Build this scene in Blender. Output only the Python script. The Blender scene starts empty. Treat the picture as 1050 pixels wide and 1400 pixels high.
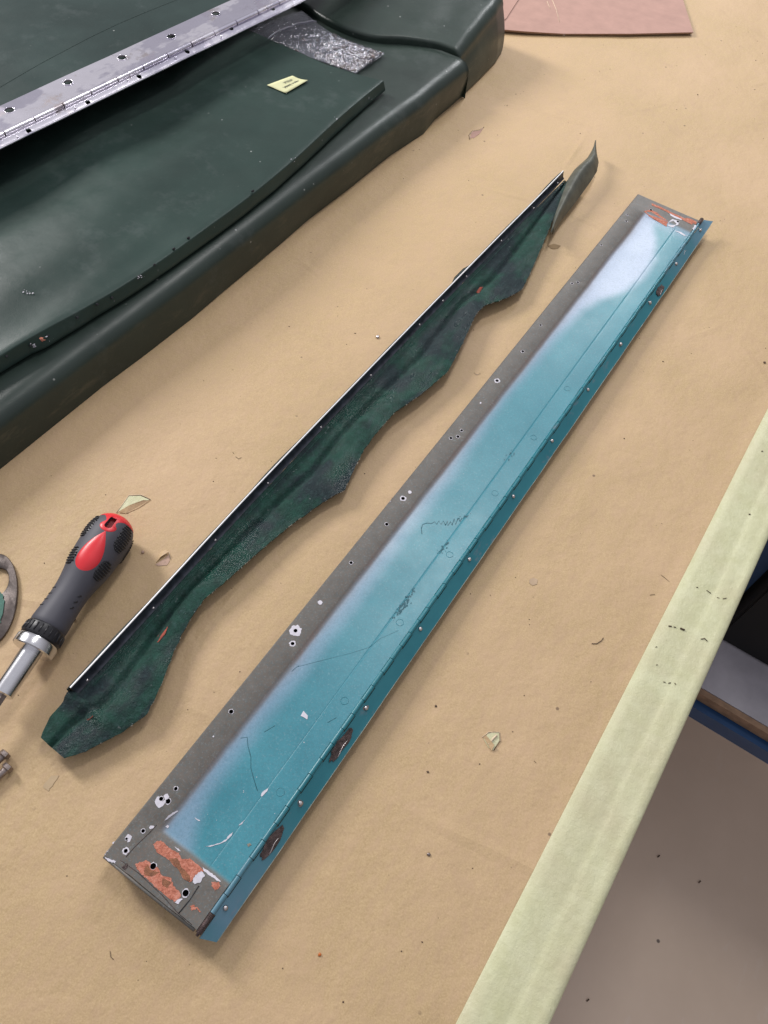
import bpy, bmesh, math, random
from mathutils import Vector, Matrix, noise
random.seed(7)
S = bpy.context.scene
COL = S.collection

# ------------------------------------------------------------------ camera
F = 1065.0; CX, CY = 525.0, 700.0; HC = 0.55
R = Matrix(((0.8319387, -0.49600468, 0.24871141),
            (0.55080991, 0.68413553, -0.47808684),
            (0.066981, 0.53473165, 0.84236311)))
cam = bpy.data.cameras.new('camera')
cam.sensor_fit = 'VERTICAL'; cam.sensor_height = 36.0; cam.sensor_width = 27.0
cam.lens = 36.0 * F / 1400.0
cam.clip_start = 0.01; cam.clip_end = 60
co = bpy.data.objects.new('camera', cam); COL.objects.link(co)
co.matrix_world = Matrix.Translation((0, 0, HC)) @ R.to_4x4()
S.camera = co
S.render.resolution_x = 768; S.render.resolution_y = 1024

# ------------------------------------------------------------------ world (room light) and lamps
w = bpy.data.worlds.new('World'); S.world = w; w.use_nodes = True
nt = w.node_tree; bg = nt.nodes['Background']
tc = nt.nodes.new('ShaderNodeTexCoord'); sx = nt.nodes.new('ShaderNodeSeparateXYZ')
rp = nt.nodes.new('ShaderNodeValToRGB')
nt.links.new(tc.outputs['Generated'], sx.inputs[0]); nt.links.new(sx.outputs['Z'], rp.inputs[0])
nt.links.new(rp.outputs[0], bg.inputs[0])
rp.color_ramp.elements[0].position = 0.0; rp.color_ramp.elements[0].color = (0.20, 0.185, 0.19, 1)
rp.color_ramp.elements[1].position = 0.75; rp.color_ramp.elements[1].color = (0.70, 0.695, 0.76, 1)
bg.inputs[1].default_value = 0.68

def lamp(name, loc, target, sx_, sy_, power, color):
    l = bpy.data.lights.new(name, 'AREA'); l.shape = 'RECTANGLE'; l.size = sx_; l.size_y = sy_
    l.energy = power; l.color = color
    o = bpy.data.objects.new(name, l); COL.objects.link(o); o.location = loc
    d = Vector(target) - Vector(loc)
    o.rotation_euler = d.to_track_quat('-Z', 'Y').to_euler()
    return o
lamp('ceiling_lamp', (-2.9, 0.7, 1.75), (0, 0.5, 0), 0.5, 0.9, 72, (1.0, 0.97, 0.95))
lamp('ceiling_lamp', (-0.78, 3.30, 1.8), (-0.78, 3.30, 0), 0.56, 1.05, 34, (0.97, 0.98, 1.0))
lamp('ceiling_lamp', (-0.38, 1.30, 1.9), (-0.38, 1.30, 0), 0.22, 0.6, 10, (1.0, 0.98, 0.96))
S.view_settings.view_transform = 'Standard'; S.view_settings.look = 'None'
S.view_settings.exposure = 0.17; S.view_settings.gamma = 1.0

# ------------------------------------------------------------------ helpers
def at(u, v, z=0.0):
    d = R @ Vector(((u - CX) / F, -(v - CY) / F, -1.0))
    t = (z - HC) / d.z
    return Vector((d.x * t, d.y * t, z))
def at_x(u, v, x):
    d = R @ Vector(((u - CX) / F, -(v - CY) / F, -1.0))
    t = x / d.x
    return Vector((x, d.y * t, HC + d.z * t))
def lerp(a, b, t): return a + (b - a) * t
def interp(pts, x):
    if x <= pts[0][0]: return pts[0][1]
    for (x0, y0), (x1, y1) in zip(pts, pts[1:]):
        if x <= x1:
            t = (x - x0) / (x1 - x0) if x1 > x0 else 0
            return y0 + (y1 - y0) * t
    return pts[-1][1]
def smooth_interp(pts, x):
    if x <= pts[0][0]: return pts[0][1]
    if x >= pts[-1][0]: return pts[-1][1]
    n = len(pts)
    for i in range(n - 1):
        x0, y0 = pts[i]; x1, y1 = pts[i + 1]
        if x <= x1:
            h = x1 - x0
            m0 = (pts[i + 1][1] - pts[i - 1][1]) / (pts[i + 1][0] - pts[i - 1][0]) if i > 0 else (y1 - y0) / h
            m1 = (pts[i + 2][1] - pts[i][1]) / (pts[i + 2][0] - pts[i][0]) if i < n - 2 else (y1 - y0) / h
            t = (x - x0) / h
            return ((2*t**3 - 3*t*t + 1) * y0 + (t**3 - 2*t*t + t) * h * m0 + (-2*t**3 + 3*t*t) * y1 + (t**3 - t*t) * h * m1)
def nz(x, y, z=0.0): return noise.noise(Vector((x, y, z)))

def mk(name, verts, faces, mat, parent=None, smooth=False):
    me = bpy.data.meshes.new(name)
    me.from_pydata([tuple(v) for v in verts], [], faces)
    me.update()
    if mat: me.materials.append(mat)
    if smooth: me.polygons.foreach_set('use_smooth', [True] * len(me.polygons))
    o = bpy.data.objects.new(name, me); COL.objects.link(o)
    if parent: o.parent = parent
    return o
def tag(o, label=None, cat=None, group=None, kind=None):
    if label: o['label'] = label
    if cat: o['category'] = cat
    if group: o['group'] = group
    if kind: o['kind'] = kind
    return o
def empty(name, loc, label, cat, group=None):
    o = bpy.data.objects.new(name, None); COL.objects.link(o); o.empty_display_size = 0.02
    o['_loc'] = 0; del o['_loc']
    o.location = (0, 0, 0)
    EMP.append((o, Vector(loc)))
    return tag(o, label, cat, group)
EMP = []
def settle():
    """move every empty to its thing's base, keeping the parts where they are"""
    for o, loc in EMP:
        o.location = loc
        for c in o.children:
            c.matrix_parent_inverse = Matrix.Translation(-loc)

def grid(nu, nv, f):
    vs = [f(i / nu, j / nv) for i in range(nu + 1) for j in range(nv + 1)]
    fs = [(i * (nv + 1) + j, (i + 1) * (nv + 1) + j, (i + 1) * (nv + 1) + j + 1, i * (nv + 1) + j + 1) for i in range(nu) for j in range(nv)]
    return vs, fs
def solid_grid(nu, nv, f, th):
    """sheet with thickness th downward along approximated normals"""
    vs, fs = grid(nu, nv, f)
    me = bpy.data.meshes.new('tmp'); me.from_pydata([tuple(v) for v in vs], [], fs); me.update()
    nrm = [v.normal.copy() for v in me.vertices]
    bpy.data.meshes.remove(me)
    n = len(vs); sgn = 1 if sum(k.z for k in nrm) > 0 else -1
    vs2 = list(vs) + [Vector(v) - k * th * sgn for v, k in zip(vs, nrm)]
    fs2 = list(fs) + [tuple(n + q for q in reversed(g)) for g in fs]
    W = nv + 1
    for i in range(nu):
        a, b = i * W, (i + 1) * W; fs2.append((b, a, a + n, b + n))
        a, b = i * W + nv, (i + 1) * W + nv; fs2.append((a, b, b + n, a + n))
    for j in range(nv):
        a, b = j, j + 1; fs2.append((a, b, b + n, a + n))
        a, b = nu * W + j, nu * W + j + 1; fs2.append((b, a, a + n, b + n))
    return vs2, fs2
def fixn(o):
    bm = bmesh.new(); bm.from_mesh(o.data); bmesh.ops.recalc_face_normals(bm, faces=bm.faces); bm.to_mesh(o.data); bm.free(); return o
def prism(name, pts, z0, z1, mat, parent=None):
    """closed flat solid from an outline (list of (x,y)) between z0 and z1"""
    n = len(pts)
    vs = [(p[0], p[1], z0) for p in pts] + [(p[0], p[1], z1) for p in pts]
    fs = [tuple(range(n, 2 * n)), tuple(reversed(range(n)))] + [(i, (i + 1) % n, (i + 1) % n + n, i + n) for i in range(n)]
    o = mk(name, vs, fs, mat, parent)
    return fixn(o)
def sheet(name, P, th, mat, parent=None):
    """outline of 3D points extruded by th downward"""
    n = len(P)
    vs = [tuple(p) for p in P] + [(p[0], p[1], p[2] - th) for p in P]
    fs = [tuple(range(n)), tuple(reversed(range(n, 2 * n)))] + [(i, (i + 1) % n, (i + 1) % n + n, i + n) for i in range(n)]
    return fixn(mk(name, vs, fs, mat, parent))
def rag(pts, amp, seg=4, seed=1):
    rnd = random.Random(seed); out = []
    n = len(pts)
    for i in range(n):
        a = pts[i]; b = pts[(i + 1) % n]
        for k in range(seg):
            t = k / seg
            out.append((lerp(a[0], b[0], t) + rnd.uniform(-amp, amp), lerp(a[1], b[1], t) + rnd.uniform(-amp, amp)))
    return out
def box(name, x0, x1, y0, y1, z0, z1, mat, parent=None, bev=0.0):
    o = prism(name, [(x0, y0), (x1, y0), (x1, y1), (x0, y1)], z0, z1, mat, parent)
    if bev:
        bm = bmesh.new(); bm.from_mesh(o.data)
        bmesh.ops.bevel(bm, geom=bm.edges[:], offset=bev, segments=2, affect='EDGES'); bm.to_mesh(o.data); bm.free()
    return o
def tube_vf(pts, r, n=8, closed=False):
    pts = [Vector(p) for p in pts]; vs = []; fs = []
    m = len(pts)
    for i, p in enumerate(pts):
        a = pts[max(i - 1, 0)]; b = pts[min(i + 1, m - 1)]
        if closed: a = pts[i - 1]; b = pts[(i + 1) % m]
        d = (b - a).normalized()
        s = d.cross(Vector((0, 0, 1)))
        if s.length < 1e-4: s = d.cross(Vector((1, 0, 0)))
        s.normalize(); u = s.cross(d)
        rr = r[i] if isinstance(r, (list, tuple)) else r
        for k in range(n):
            an = 2 * math.pi * k / n
            vs.append(p + (s * math.cos(an) + u * math.sin(an)) * rr)
    segs = m if closed else m - 1
    for i in range(segs):
        for k in range(n):
            a0 = i * n + k; a1 = i * n + (k + 1) % n; b0 = ((i + 1) % m) * n + k; b1 = ((i + 1) % m) * n + (k + 1) % n
            fs.append((a0, a1, b1, b0))
    if not closed:
        fs.append(tuple(reversed(range(n)))); fs.append(tuple(range((m - 1) * n, m * n)))
    return vs, fs
def tube(name, pts, r, mat, parent=None, n=8, closed=False, smooth=True):
    vs, fs = tube_vf(pts, r, n, closed)
    return fixn(mk(name, vs, fs, mat, parent, smooth))
def join_vf(lst):
    V, Fc = [], []
    for vs, fs in lst:
        o = len(V); V += list(vs); Fc += [tuple(q + o for q in g) for g in fs]
    return V, Fc
def lathe_vf(base, axis, prof, n=24, ref=None):
    """prof: list of (s, r) along axis from base"""
    a = Vector(axis).normalized(); s = ref if ref else a.orthogonal().normalized(); s = (s - a * s.dot(a)).normalized(); u = a.cross(s)
    vs = []
    for (q, r) in prof:
        for k in range(n):
            an = 2 * math.pi * k / n
            vs.append(Vector(base) + a * q + (s * math.cos(an) + u * math.sin(an)) * r)
    fs = []
    for i in range(len(prof) - 1):
        for k in range(n):
            fs.append((i * n + k, i * n + (k + 1) % n, (i + 1) * n + (k + 1) % n, (i + 1) * n + k))
    fs.append(tuple(reversed(range(n)))); fs.append(tuple(range((len(prof) - 1) * n, len(prof) * n)))
    return vs, fs
def lathe(name, base, axis, prof, mat, parent=None, n=24, smooth=True, ref=None):
    vs, fs = lathe_vf(base, axis, prof, n, ref)
    o = fixn(mk(name, vs, fs, mat, parent, smooth))
    return o
def autosmooth(o, ang=35):
    me = o.data
    me.polygons.foreach_set('use_smooth', [True] * len(me.polygons))
    bm = bmesh.new(); bm.from_mesh(me)
    for e in bm.edges:
        if len(e.link_faces) == 2 and e.calc_face_angle(0) > math.radians(ang): e.smooth = False
        elif len(e.link_faces) != 2: e.smooth = False
    bm.to_mesh(me); bm.free(); return o
def cut_holes(o, cyls):
    """cyls: list of (vs, fs) closed solids; boolean difference applied for real"""
    vs, fs = join_vf(cyls)
    c = fixn(mk('cutter', vs, fs, None))
    m = o.modifiers.new('holes', 'BOOLEAN'); m.object = c; m.operation = 'DIFFERENCE'; m.solver = 'EXACT'
    m.use_self = False
    dg = bpy.context.evaluated_depsgraph_get(); dg.update()
    me = bpy.data.meshes.new_from_object(o.evaluated_get(dg))
    o.modifiers.clear(); o.data = me
    cm = c.data; bpy.data.objects.remove(c); bpy.data.meshes.remove(cm)
    return o
def cyl_z(x, y, z0, z1, r, n=20): return lathe_vf((x, y, z0), (0, 0, 1), [(0, r), (z1 - z0, r)], n)
def rbox(x0, x1, y0, y1, z0, z1, r, nx, ny, nzz, warp=None):
    """rounded box surface"""
    bm = bmesh.new(); vm = {}
    def V(i, j, k):
        key = (i, j, k)
        if key not in vm:
            p = Vector((lerp(x0, x1, i / nx), lerp(y0, y1, j / ny), lerp(z0, z1, k / nzz)))
            c = Vector((min(max(p.x, x0 + r), x1 - r), min(max(p.y, y0 + r), y1 - r), min(max(p.z, z0 + r), z1 - r)))
            d = p - c
            if d.length > 1e-9: p = c + d.normalized() * r * (max(abs(d.x), abs(d.y), abs(d.z)) / r)
            if warp: p = warp(p)
            vm[key] = bm.verts.new(p)
        return vm[key]
    for i in range(nx):
        for j in range(ny):
            for k in (0, nzz): bm.faces.new((V(i, j, k), V(i + 1, j, k), V(i + 1, j + 1, k), V(i, j + 1, k)))
    for i in range(nx):
        for k in range(nzz):
            for j in (0, ny): bm.faces.new((V(i, j, k), V(i + 1, j, k), V(i + 1, j, k + 1), V(i, j, k + 1)))
    for j in range(ny):
        for k in range(nzz):
            for i in (0, nx): bm.faces.new((V(i, j, k), V(i, j + 1, k), V(i, j + 1, k + 1), V(i, j, k + 1)))
    bmesh.ops.recalc_face_normals(bm, faces=bm.faces)
    return bm
def from_bm(name, bm, mat, parent=None, smooth=True):
    me = bpy.data.meshes.new(name); bm.to_mesh(me); bm.free(); me.materials.append(mat)
    if smooth: me.polygons.foreach_set('use_smooth', [True] * len(me.polygons))
    o = bpy.data.objects.new(name, me); COL.objects.link(o)
    if parent: o.parent = parent
    return o

# ------------------------------------------------------------------ materials
class NB:
    def __init__(s, name):
        s.m = bpy.data.materials.new(name); s.m.use_nodes = True; s.t = s.m.node_tree
        s.p = s.t.nodes['Principled BSDF']; s.geo = s.t.nodes.new('ShaderNodeNewGeometry')
        s.pos = s.geo.outputs['Position']
    def n(s, ty, **k):
        o = s.t.nodes.new(ty)
        for a, b in k.items(): setattr(o, a, b)
        return o
    def l(s, a, b): s.t.links.new(a, b)
    def noise(s, scale, detail=4, rough=0.6, vec=None, stretch=None, off=0.0):
        v = vec or s.pos
        if stretch or off:
            mp = s.n('ShaderNodeMapping'); s.l(v, mp.inputs[0]); mp.inputs['Scale'].default_value = stretch or (1, 1, 1); mp.inputs['Location'].default_value = (off, off * .7, off * .3); v = mp.outputs[0]
        o = s.n('ShaderNodeTexNoise'); s.l(v, o.inputs['Vector']); o.inputs['Scale'].default_value = scale; o.inputs['Detail'].default_value = detail; o.inputs['Roughness'].default_value = rough
        return o.outputs['Fac']
    def ramp(s, fac, stops):
        r = s.n('ShaderNodeValToRGB'); s.l(fac, r.inputs[0]); e = r.color_ramp.elements
        while len(e) < len(stops): e.new(0.5)
        for q, (p, c) in zip(e, stops):
            q.position = p; q.color = (c, c, c, 1) if not isinstance(c, (tuple, list)) else tuple(c) + (1,)
        return r.outputs[0]
    def mix(s, fac, a, b, mode='MIX'):
        o = s.n('ShaderNodeMix', data_type='RGBA', blend_type=mode)
        s.put(fac, o.inputs[0]); s.put(a, o.inputs[6]); s.put(b, o.inputs[7]); return o.outputs[2]
    def put(s, v, sock):
        if hasattr(v, 'is_output'): s.l(v, sock)
        elif isinstance(v, (tuple, list)): sock.default_value = tuple(v) + ((1,) if len(v) == 3 and len(sock.default_value) == 4 else ())
        else: sock.default_value = v
    def math(s, op, a, b=0.0, clamp=False):
        o = s.n('ShaderNodeMath', operation=op); o.use_clamp = clamp; s.put(a, o.inputs[0]); s.put(b, o.inputs[1]); return o.outputs[0]
    def bump(s, h, strength=0.3, dist=0.001, chain=None):
        b = s.n('ShaderNodeBump'); b.inputs['Strength'].default_value = strength; b.inputs['Distance'].default_value = dist
        s.l(h, b.inputs['Height'])
        if chain: s.l(chain, b.inputs['Normal'])
        return b.outputs[0]
    def xyz(s):
        o = s.n('ShaderNodeSeparateXYZ'); s.l(s.pos, o.inputs[0]); return o.outputs
    def smooth(s, v, a, b):
        o = s.n('ShaderNodeMapRange', interpolation_type='SMOOTHSTEP'); s.put(v, o.inputs[0]); o.inputs[1].default_value = a; o.inputs[2].default_value = b; return o.outputs[0]
    def done(s, col=None, rough=None, metal=None, normal=None, **k):
        if col is not None: s.put(col, s.p.inputs['Base Color'])
        if rough is not None: s.put(rough, s.p.inputs['Roughness'])
        if metal is not None: s.put(metal, s.p.inputs['Metallic'])
        if normal is not None: s.l(normal, s.p.inputs['Normal'])
        for a, b in k.items(): s.put(b, s.p.inputs[a.replace('_', ' ')])
        return s.m

def basic(name, col, rough=0.6, metal=0.0, var=0.15, scale=80, bmp=0.15, dist=0.0004):
    b = NB(name); f = b.noise(scale)
    c = b.mix(b.ramp(f, [(0.3, 0.0), (0.7, 1.0)]), tuple(q * (1 - var) for q in col), tuple(min(q * (1 + var), 1) for q in col))
    return b.done(c, rough, metal, b.bump(b.noise(scale * 6), bmp, dist))

def m_kraft():
    b = NB('kraft_paper')
    f1 = b.noise(900, 3, 0.7); f2 = b.noise(180, 4, 0.6, stretch=(1, 0.5, 1)); f3 = b.noise(7, 5, 0.55); f4 = b.noise(28, 5, 0.65, off=4.0)
    base = b.mix(b.ramp(f1, [(0.3, 0.0), (0.7, 1.0)]), (0.440, 0.305, 0.152), (0.575, 0.420, 0.228))
    base = b.mix(b.math('MULTIPLY', b.ramp(f2, [(0.42, 0.0), (0.70, 1.0)]), 0.5), base, (0.50, 0.34, 0.21))
    base = b.mix(b.math('MULTIPLY', b.ramp(f3, [(0.38, 0.0), (0.66, 1.0)]), 0.38), base, (0.62, 0.425, 0.27))
    base = b.mix(b.math('MULTIPLY', b.ramp(f4, [(0.60, 0.0), (0.72, 1.0)]), 0.22), base, (0.42, 0.28, 0.18))
    # small dark specks of dirt
    vo = b.n('ShaderNodeTexVoronoi'); b.l(b.pos, vo.inputs['Vector']); vo.inputs['Scale'].default_value = 38
    sp = b.ramp(vo.outputs['Distance'], [(0.035, 1.0), (0.06, 0.0)])
    gate = b.ramp(b.noise(21, 2, off=9.0), [(0.52, 0.0), (0.58, 1.0)])
    base = b.mix(b.math('MULTIPLY', b.math('MULTIPLY', sp, gate), 0.75), base, (0.13, 0.08, 0.05))
    # fine short fibres / scratches
    sc = b.noise(60, 6, 0.75, stretch=(0.5, 3, 1), off=2.0)
    base = b.mix(b.math('MULTIPLY', b.ramp(sc, [(0.68, 0.0), (0.74, 1.0)]), 0.25), base, (0.30, 0.20, 0.13))
    nrm = b.bump(b.noise(330, 4, 0.75), 0.5, 0.0006)
    nrm = b.bump(b.noise(22, 4, 0.55), 0.6, 0.004, nrm)
    nrm = b.bump(b.noise(90, 3, 0.6, off=5.5), 0.35, 0.0012, nrm)
    cr_ = b.n('ShaderNodeTexVoronoi', feature='DISTANCE_TO_EDGE'); cm = b.n('ShaderNodeMapping'); b.l(b.pos, cm.inputs[0]); cm.inputs['Rotation'].default_value = (0, 0, 0.5); b.l(cm.outputs[0], cr_.inputs['Vector']); cr_.inputs['Scale'].default_value = 4.2
    gt = b.ramp(b.noise(8, 2, off=31.0), [(0.5, 0.0), (0.62, 1.0)])
    nrm = b.bump(b.math('MULTIPLY', b.ramp(cr_.outputs['Distance'], [(0.0, 1.0), (0.02, 0.0)]), gt), 0.30, 0.002, nrm)
    return b.done(base, 0.62, 0, nrm)
def m_tape():
    b = NB('masking_tape')
    f = b.noise(60, 5, 0.7); g = b.noise(500, 3)
    c = b.mix(b.ramp(f, [(0.3, 0.0), (0.7, 1.0)]), (0.53, 0.53, 0.31), (0.63, 0.63, 0.41))
    c = b.mix(b.math('MULTIPLY', b.ramp(b.noise(16, 4), [(0.4, 0.0), (0.7, 1.0)]), 0.55), c, (0.53, 0.47, 0.31))
    n = b.bump(g, 0.3, 0.0003)
    n = b.bump(b.noise(90, 4, 0.6, stretch=(1.2, .8, 1)), 0.35, 0.0010, n)
    n = b.bump(b.noise(200, 5, 0.75), 0.7, 0.0008, n)
    n = b.bump(b.noise(40, 6, 0.7, stretch=(0.5, 2.2, 1), off=3.0), 0.4, 0.0016, n)
    return b.done(c, 0.42, 0, n)
def m_vinyl(name='green_vinyl', tint=(0.024, 0.038, 0.031), streak=True):
    b = NB(name)
    f = b.noise(9, 4)
    c = b.mix(b.ramp(f, [(0.3, 0.0), (0.7, 1.0)]), tuple(q * 0.82 for q in tint), tuple(q * 1.25 for q in tint))
    dust = b.ramp(b.noise(700, 2), [(0.66, 0.0), (0.76, 1.0)])
    c = b.mix(b.math('MULTIPLY', dust, 0.08), c, (0.25, 0.27, 0.27))
    vo = b.n('ShaderNodeTexVoronoi'); b.l(b.pos, vo.inputs['Vector']); vo.inputs['Scale'].default_value = 75
    sp = b.math('MULTIPLY', b.ramp(vo.outputs['Distance'], [(0.05, 1.0), (0.09, 0.0)]), b.ramp(b.noise(35, 2, off=3.0), [(0.54, 0.0), (0.60, 1.0)]))
    c = b.mix(b.math('MULTIPLY', sp, 0.55), c, (0.45, 0.47, 0.45))
    scf = b.ramp(b.noise(11, 6, 0.78, off=12.0), [(0.56, 0.0), (0.72, 1.0)])
    c = b.mix(b.math('MULTIPLY', scf, 0.16), c, (0.20, 0.22, 0.22))
    if streak:
        x, y, z = b.xyz()
        st = b.ramp(b.noise(45, 7, 0.78, stretch=(1, 0.28, 1), off=1.0), [(0.54, 0.0), (0.68, 1.0)])
        zm = b.smooth(z, 0.040, 0.028)
        c = b.mix(b.math('MULTIPLY', b.math('MULTIPLY', st, zm), 0.42), c, (0.16, 0.145, 0.10))
    rr = b.ramp(b.noise(30, 4, off=5.0), [(0.3, 0.30), (0.7, 0.42)])
    n = b.bump(b.noise(1300, 2), 0.35, 0.00025)
    n = b.bump(b.noise(60, 4, 0.6), 0.16, 0.0012, n)
    return b.done(c, rr, 0, n, Specular_IOR_Level=0.45 if streak else 0.26)
def m_green_back():
    b = NB('green_cloth_backing')
    f = b.noise(75, 6, 0.75); g = b.noise(260, 5, 0.8); s = b.noise(30, 4, off=7.0, stretch=(1.2, .6, 1))
    c = b.mix(b.ramp(f, [(0.35, 0.0), (0.65, 1.0)]), (0.003, 0.028, 0.020), (0.009, 0.066, 0.046))
    c = b.mix(b.math('MULTIPLY', b.ramp(s, [(0.47, 0.0), (0.58, 1.0)]), 0.8), c, (0.010, 0.017, 0.026))
    c = b.mix(b.math('MULTIPLY', b.ramp(g, [(0.52, 0.0), (0.68, 1.0)]), 0.6), c, (0.040, 0.085, 0.085))
    wht = b.ramp(b.noise(230, 3, off=2.2), [(0.68, 0.0), (0.73, 1.0)])
    c = b.mix(b.math('MULTIPLY', wht, 0.35), c, (0.35, 0.37, 0.38))
    red = b.ramp(b.noise(24, 4, off=13.0, stretch=(1, .6, 1)), [(0.715, 0.0), (0.74, 1.0)])
    c = b.mix(b.math('MULTIPLY', red, 0.7), c, (0.26, 0.05, 0.03))
    glue = b.ramp(b.noise(14, 3, off=21.0, stretch=(1.8, .8, 1)), [(0.47, 0.0), (0.60, 1.0)])
    rr = b.mix(glue, (0.80, 0.80, 0.80), (0.22, 0.22, 0.22))
    n = b.bump(b.noise(520, 3, 0.8), 1.0, 0.0016)
    n = b.bump(b.noise(90, 4), 0.35, 0.0015, n)
    return b.done(c, rr, 0, n, Specular_IOR_Level=0.45)
PX0, PX1, PY0, PY1 = -0.1597, -0.0845, -0.010, 0.8277
def m_panel():
    b = NB('panel_paint')
    x, y, z = b.xyz()
    wob = b.math('MULTIPLY', b.math('SUBTRACT', b.noise(14, 5, 0.6), 0.5), 0.012)
    xw = b.math('ADD', x, wob)
    yw = b.math('ADD', y, wob)
    # grey primer
    g1 = b.mix(b.ramp(b.noise(120, 4), [(0.3, 0.0), (0.7, 1.0)]), (0.112, 0.096, 0.080), (0.150, 0.130, 0.111))
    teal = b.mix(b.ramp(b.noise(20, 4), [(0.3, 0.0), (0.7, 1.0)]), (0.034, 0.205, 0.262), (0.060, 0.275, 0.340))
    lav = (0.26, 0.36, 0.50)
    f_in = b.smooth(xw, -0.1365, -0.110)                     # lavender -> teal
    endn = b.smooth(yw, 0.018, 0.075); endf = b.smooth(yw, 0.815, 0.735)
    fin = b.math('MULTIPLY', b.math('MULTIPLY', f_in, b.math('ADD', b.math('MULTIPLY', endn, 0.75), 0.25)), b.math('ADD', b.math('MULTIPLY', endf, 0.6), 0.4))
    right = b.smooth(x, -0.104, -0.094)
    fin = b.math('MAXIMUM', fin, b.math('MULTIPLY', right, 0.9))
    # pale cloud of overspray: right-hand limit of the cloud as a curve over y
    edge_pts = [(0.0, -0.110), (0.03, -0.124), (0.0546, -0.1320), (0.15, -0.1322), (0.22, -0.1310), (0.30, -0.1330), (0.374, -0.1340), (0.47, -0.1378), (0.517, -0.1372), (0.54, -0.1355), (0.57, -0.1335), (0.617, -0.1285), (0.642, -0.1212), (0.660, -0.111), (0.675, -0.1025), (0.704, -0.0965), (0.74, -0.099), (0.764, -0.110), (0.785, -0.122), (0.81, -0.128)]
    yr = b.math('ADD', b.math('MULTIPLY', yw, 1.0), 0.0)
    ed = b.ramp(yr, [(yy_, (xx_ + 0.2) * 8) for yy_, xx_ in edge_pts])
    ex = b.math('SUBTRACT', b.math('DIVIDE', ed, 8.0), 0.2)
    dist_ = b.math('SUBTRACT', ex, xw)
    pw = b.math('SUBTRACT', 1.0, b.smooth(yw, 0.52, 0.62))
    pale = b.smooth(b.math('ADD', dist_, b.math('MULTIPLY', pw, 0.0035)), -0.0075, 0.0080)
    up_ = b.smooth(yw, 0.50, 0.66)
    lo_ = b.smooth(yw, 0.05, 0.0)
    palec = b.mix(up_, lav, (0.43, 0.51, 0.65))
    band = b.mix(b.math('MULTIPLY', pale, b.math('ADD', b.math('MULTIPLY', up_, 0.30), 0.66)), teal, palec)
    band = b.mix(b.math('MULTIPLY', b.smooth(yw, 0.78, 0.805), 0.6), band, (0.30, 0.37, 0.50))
    # thin paint lets the primer through at the borders
    eb = b.smooth(xw, -0.1325, -0.1405)
    band = b.mix(b.math('MULTIPLY', eb, 0.55), band, (0.25, 0.245, 0.30))
    # edge of the sprayed zone
    e1 = b.smooth(b.math('ADD', x, b.math('MULTIPLY', wob, 0.5)), -0.1420, -0.1365)
    e2 = b.smooth(b.math('ADD', y, b.math('MULTIPLY', wob, 0.25)), 0.0190, 0.0225)
    e3 = b.smooth(b.math('ADD', y, b.math('MULTIPLY', wob, 0.5)), 0.8050, 0.8000)
    sp = b.math('MULTIPLY', b.math('MULTIPLY', e1, e2), e3)
    c = b.mix(sp, g1, band)
    # brown rubbed edge beside the fold
    br = b.math('MULTIPLY', b.smooth(x, -0.1440, -0.1405), b.smooth(x, -0.1370, -0.1400))
    c = b.mix(b.math('MULTIPLY', br, b.ramp(b.noise(30, 4, off=3.0), [(0.4, 0.15), (0.65, 0.75)])), c, (0.17, 0.12, 0.10))
    # grain, freckles and chips
    c = b.mix(b.math('MULTIPLY', b.ramp(b.noise(700, 3, 0.8), [(0.35, 1.0), (0.55, 0.0)]), 0.30), c, (0.05, 0.13, 0.16))
    c = b.mix(b.math('MULTIPLY', b.ramp(b.noise(650, 3, 0.8, off=17.0), [(0.55, 0.0), (0.75, 1.0)]), 0.22), c, (0.45, 0.55, 0.60))
    chip = b.ramp(b.noise(330, 3, off=8.0), [(0.745, 0.0), (0.765, 1.0)])
    c = b.mix(b.math('MULTIPLY', chip, 0.8), c, (0.55, 0.53, 0.55))
    scr = b.n('ShaderNodeTexWave'); b.l(b.pos, scr.inputs['Vector'])
    rough = b.mix(sp, (0.50, 0.50, 0.50), b.ramp(b.noise(35, 4), [(0.3, 0.30), (0.7, 0.38)]))
    n = b.bump(b.noise(1400, 2), 0.14, 0.0002)
    n = b.bump(b.noise(30, 3), 0.05, 0.0015, n)
    return b.done(c, rough, 0, n)
def m_leaf_paint():
    b = NB('leaf_paint')
    x, y, z = b.xyz()
    teal = b.mix(b.ramp(b.noise(24, 4), [(0.3, 0.0), (0.7, 1.0)]), (0.012, 0.150, 0.190), (0.026, 0.195, 0.235))
    e = b.math('MAXIMUM', b.smooth(y, 0.09, 0.0), b.smooth(y, 0.70, 0.80))
    e = b.math('MULTIPLY', e, b.ramp(b.noise(26, 4), [(0.35, 0.35), (0.65, 1.0)]))
    c = b.mix(b.math('MULTIPLY', e, 0.6), teal, (0.17, 0.24, 0.34))
    wear = b.ramp(b.noise(42, 5, 0.7, off=6.0, stretch=(1, .45, 1)), [(0.60, 0.0), (0.68, 1.0)])
    c = b.mix(b.math('MULTIPLY', wear, 0.55), c, (0.20, 0.19, 0.22))
    return b.done(c, 0.33, 0, b.bump(b.noise(900, 2), 0.15, 0.0002))
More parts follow.
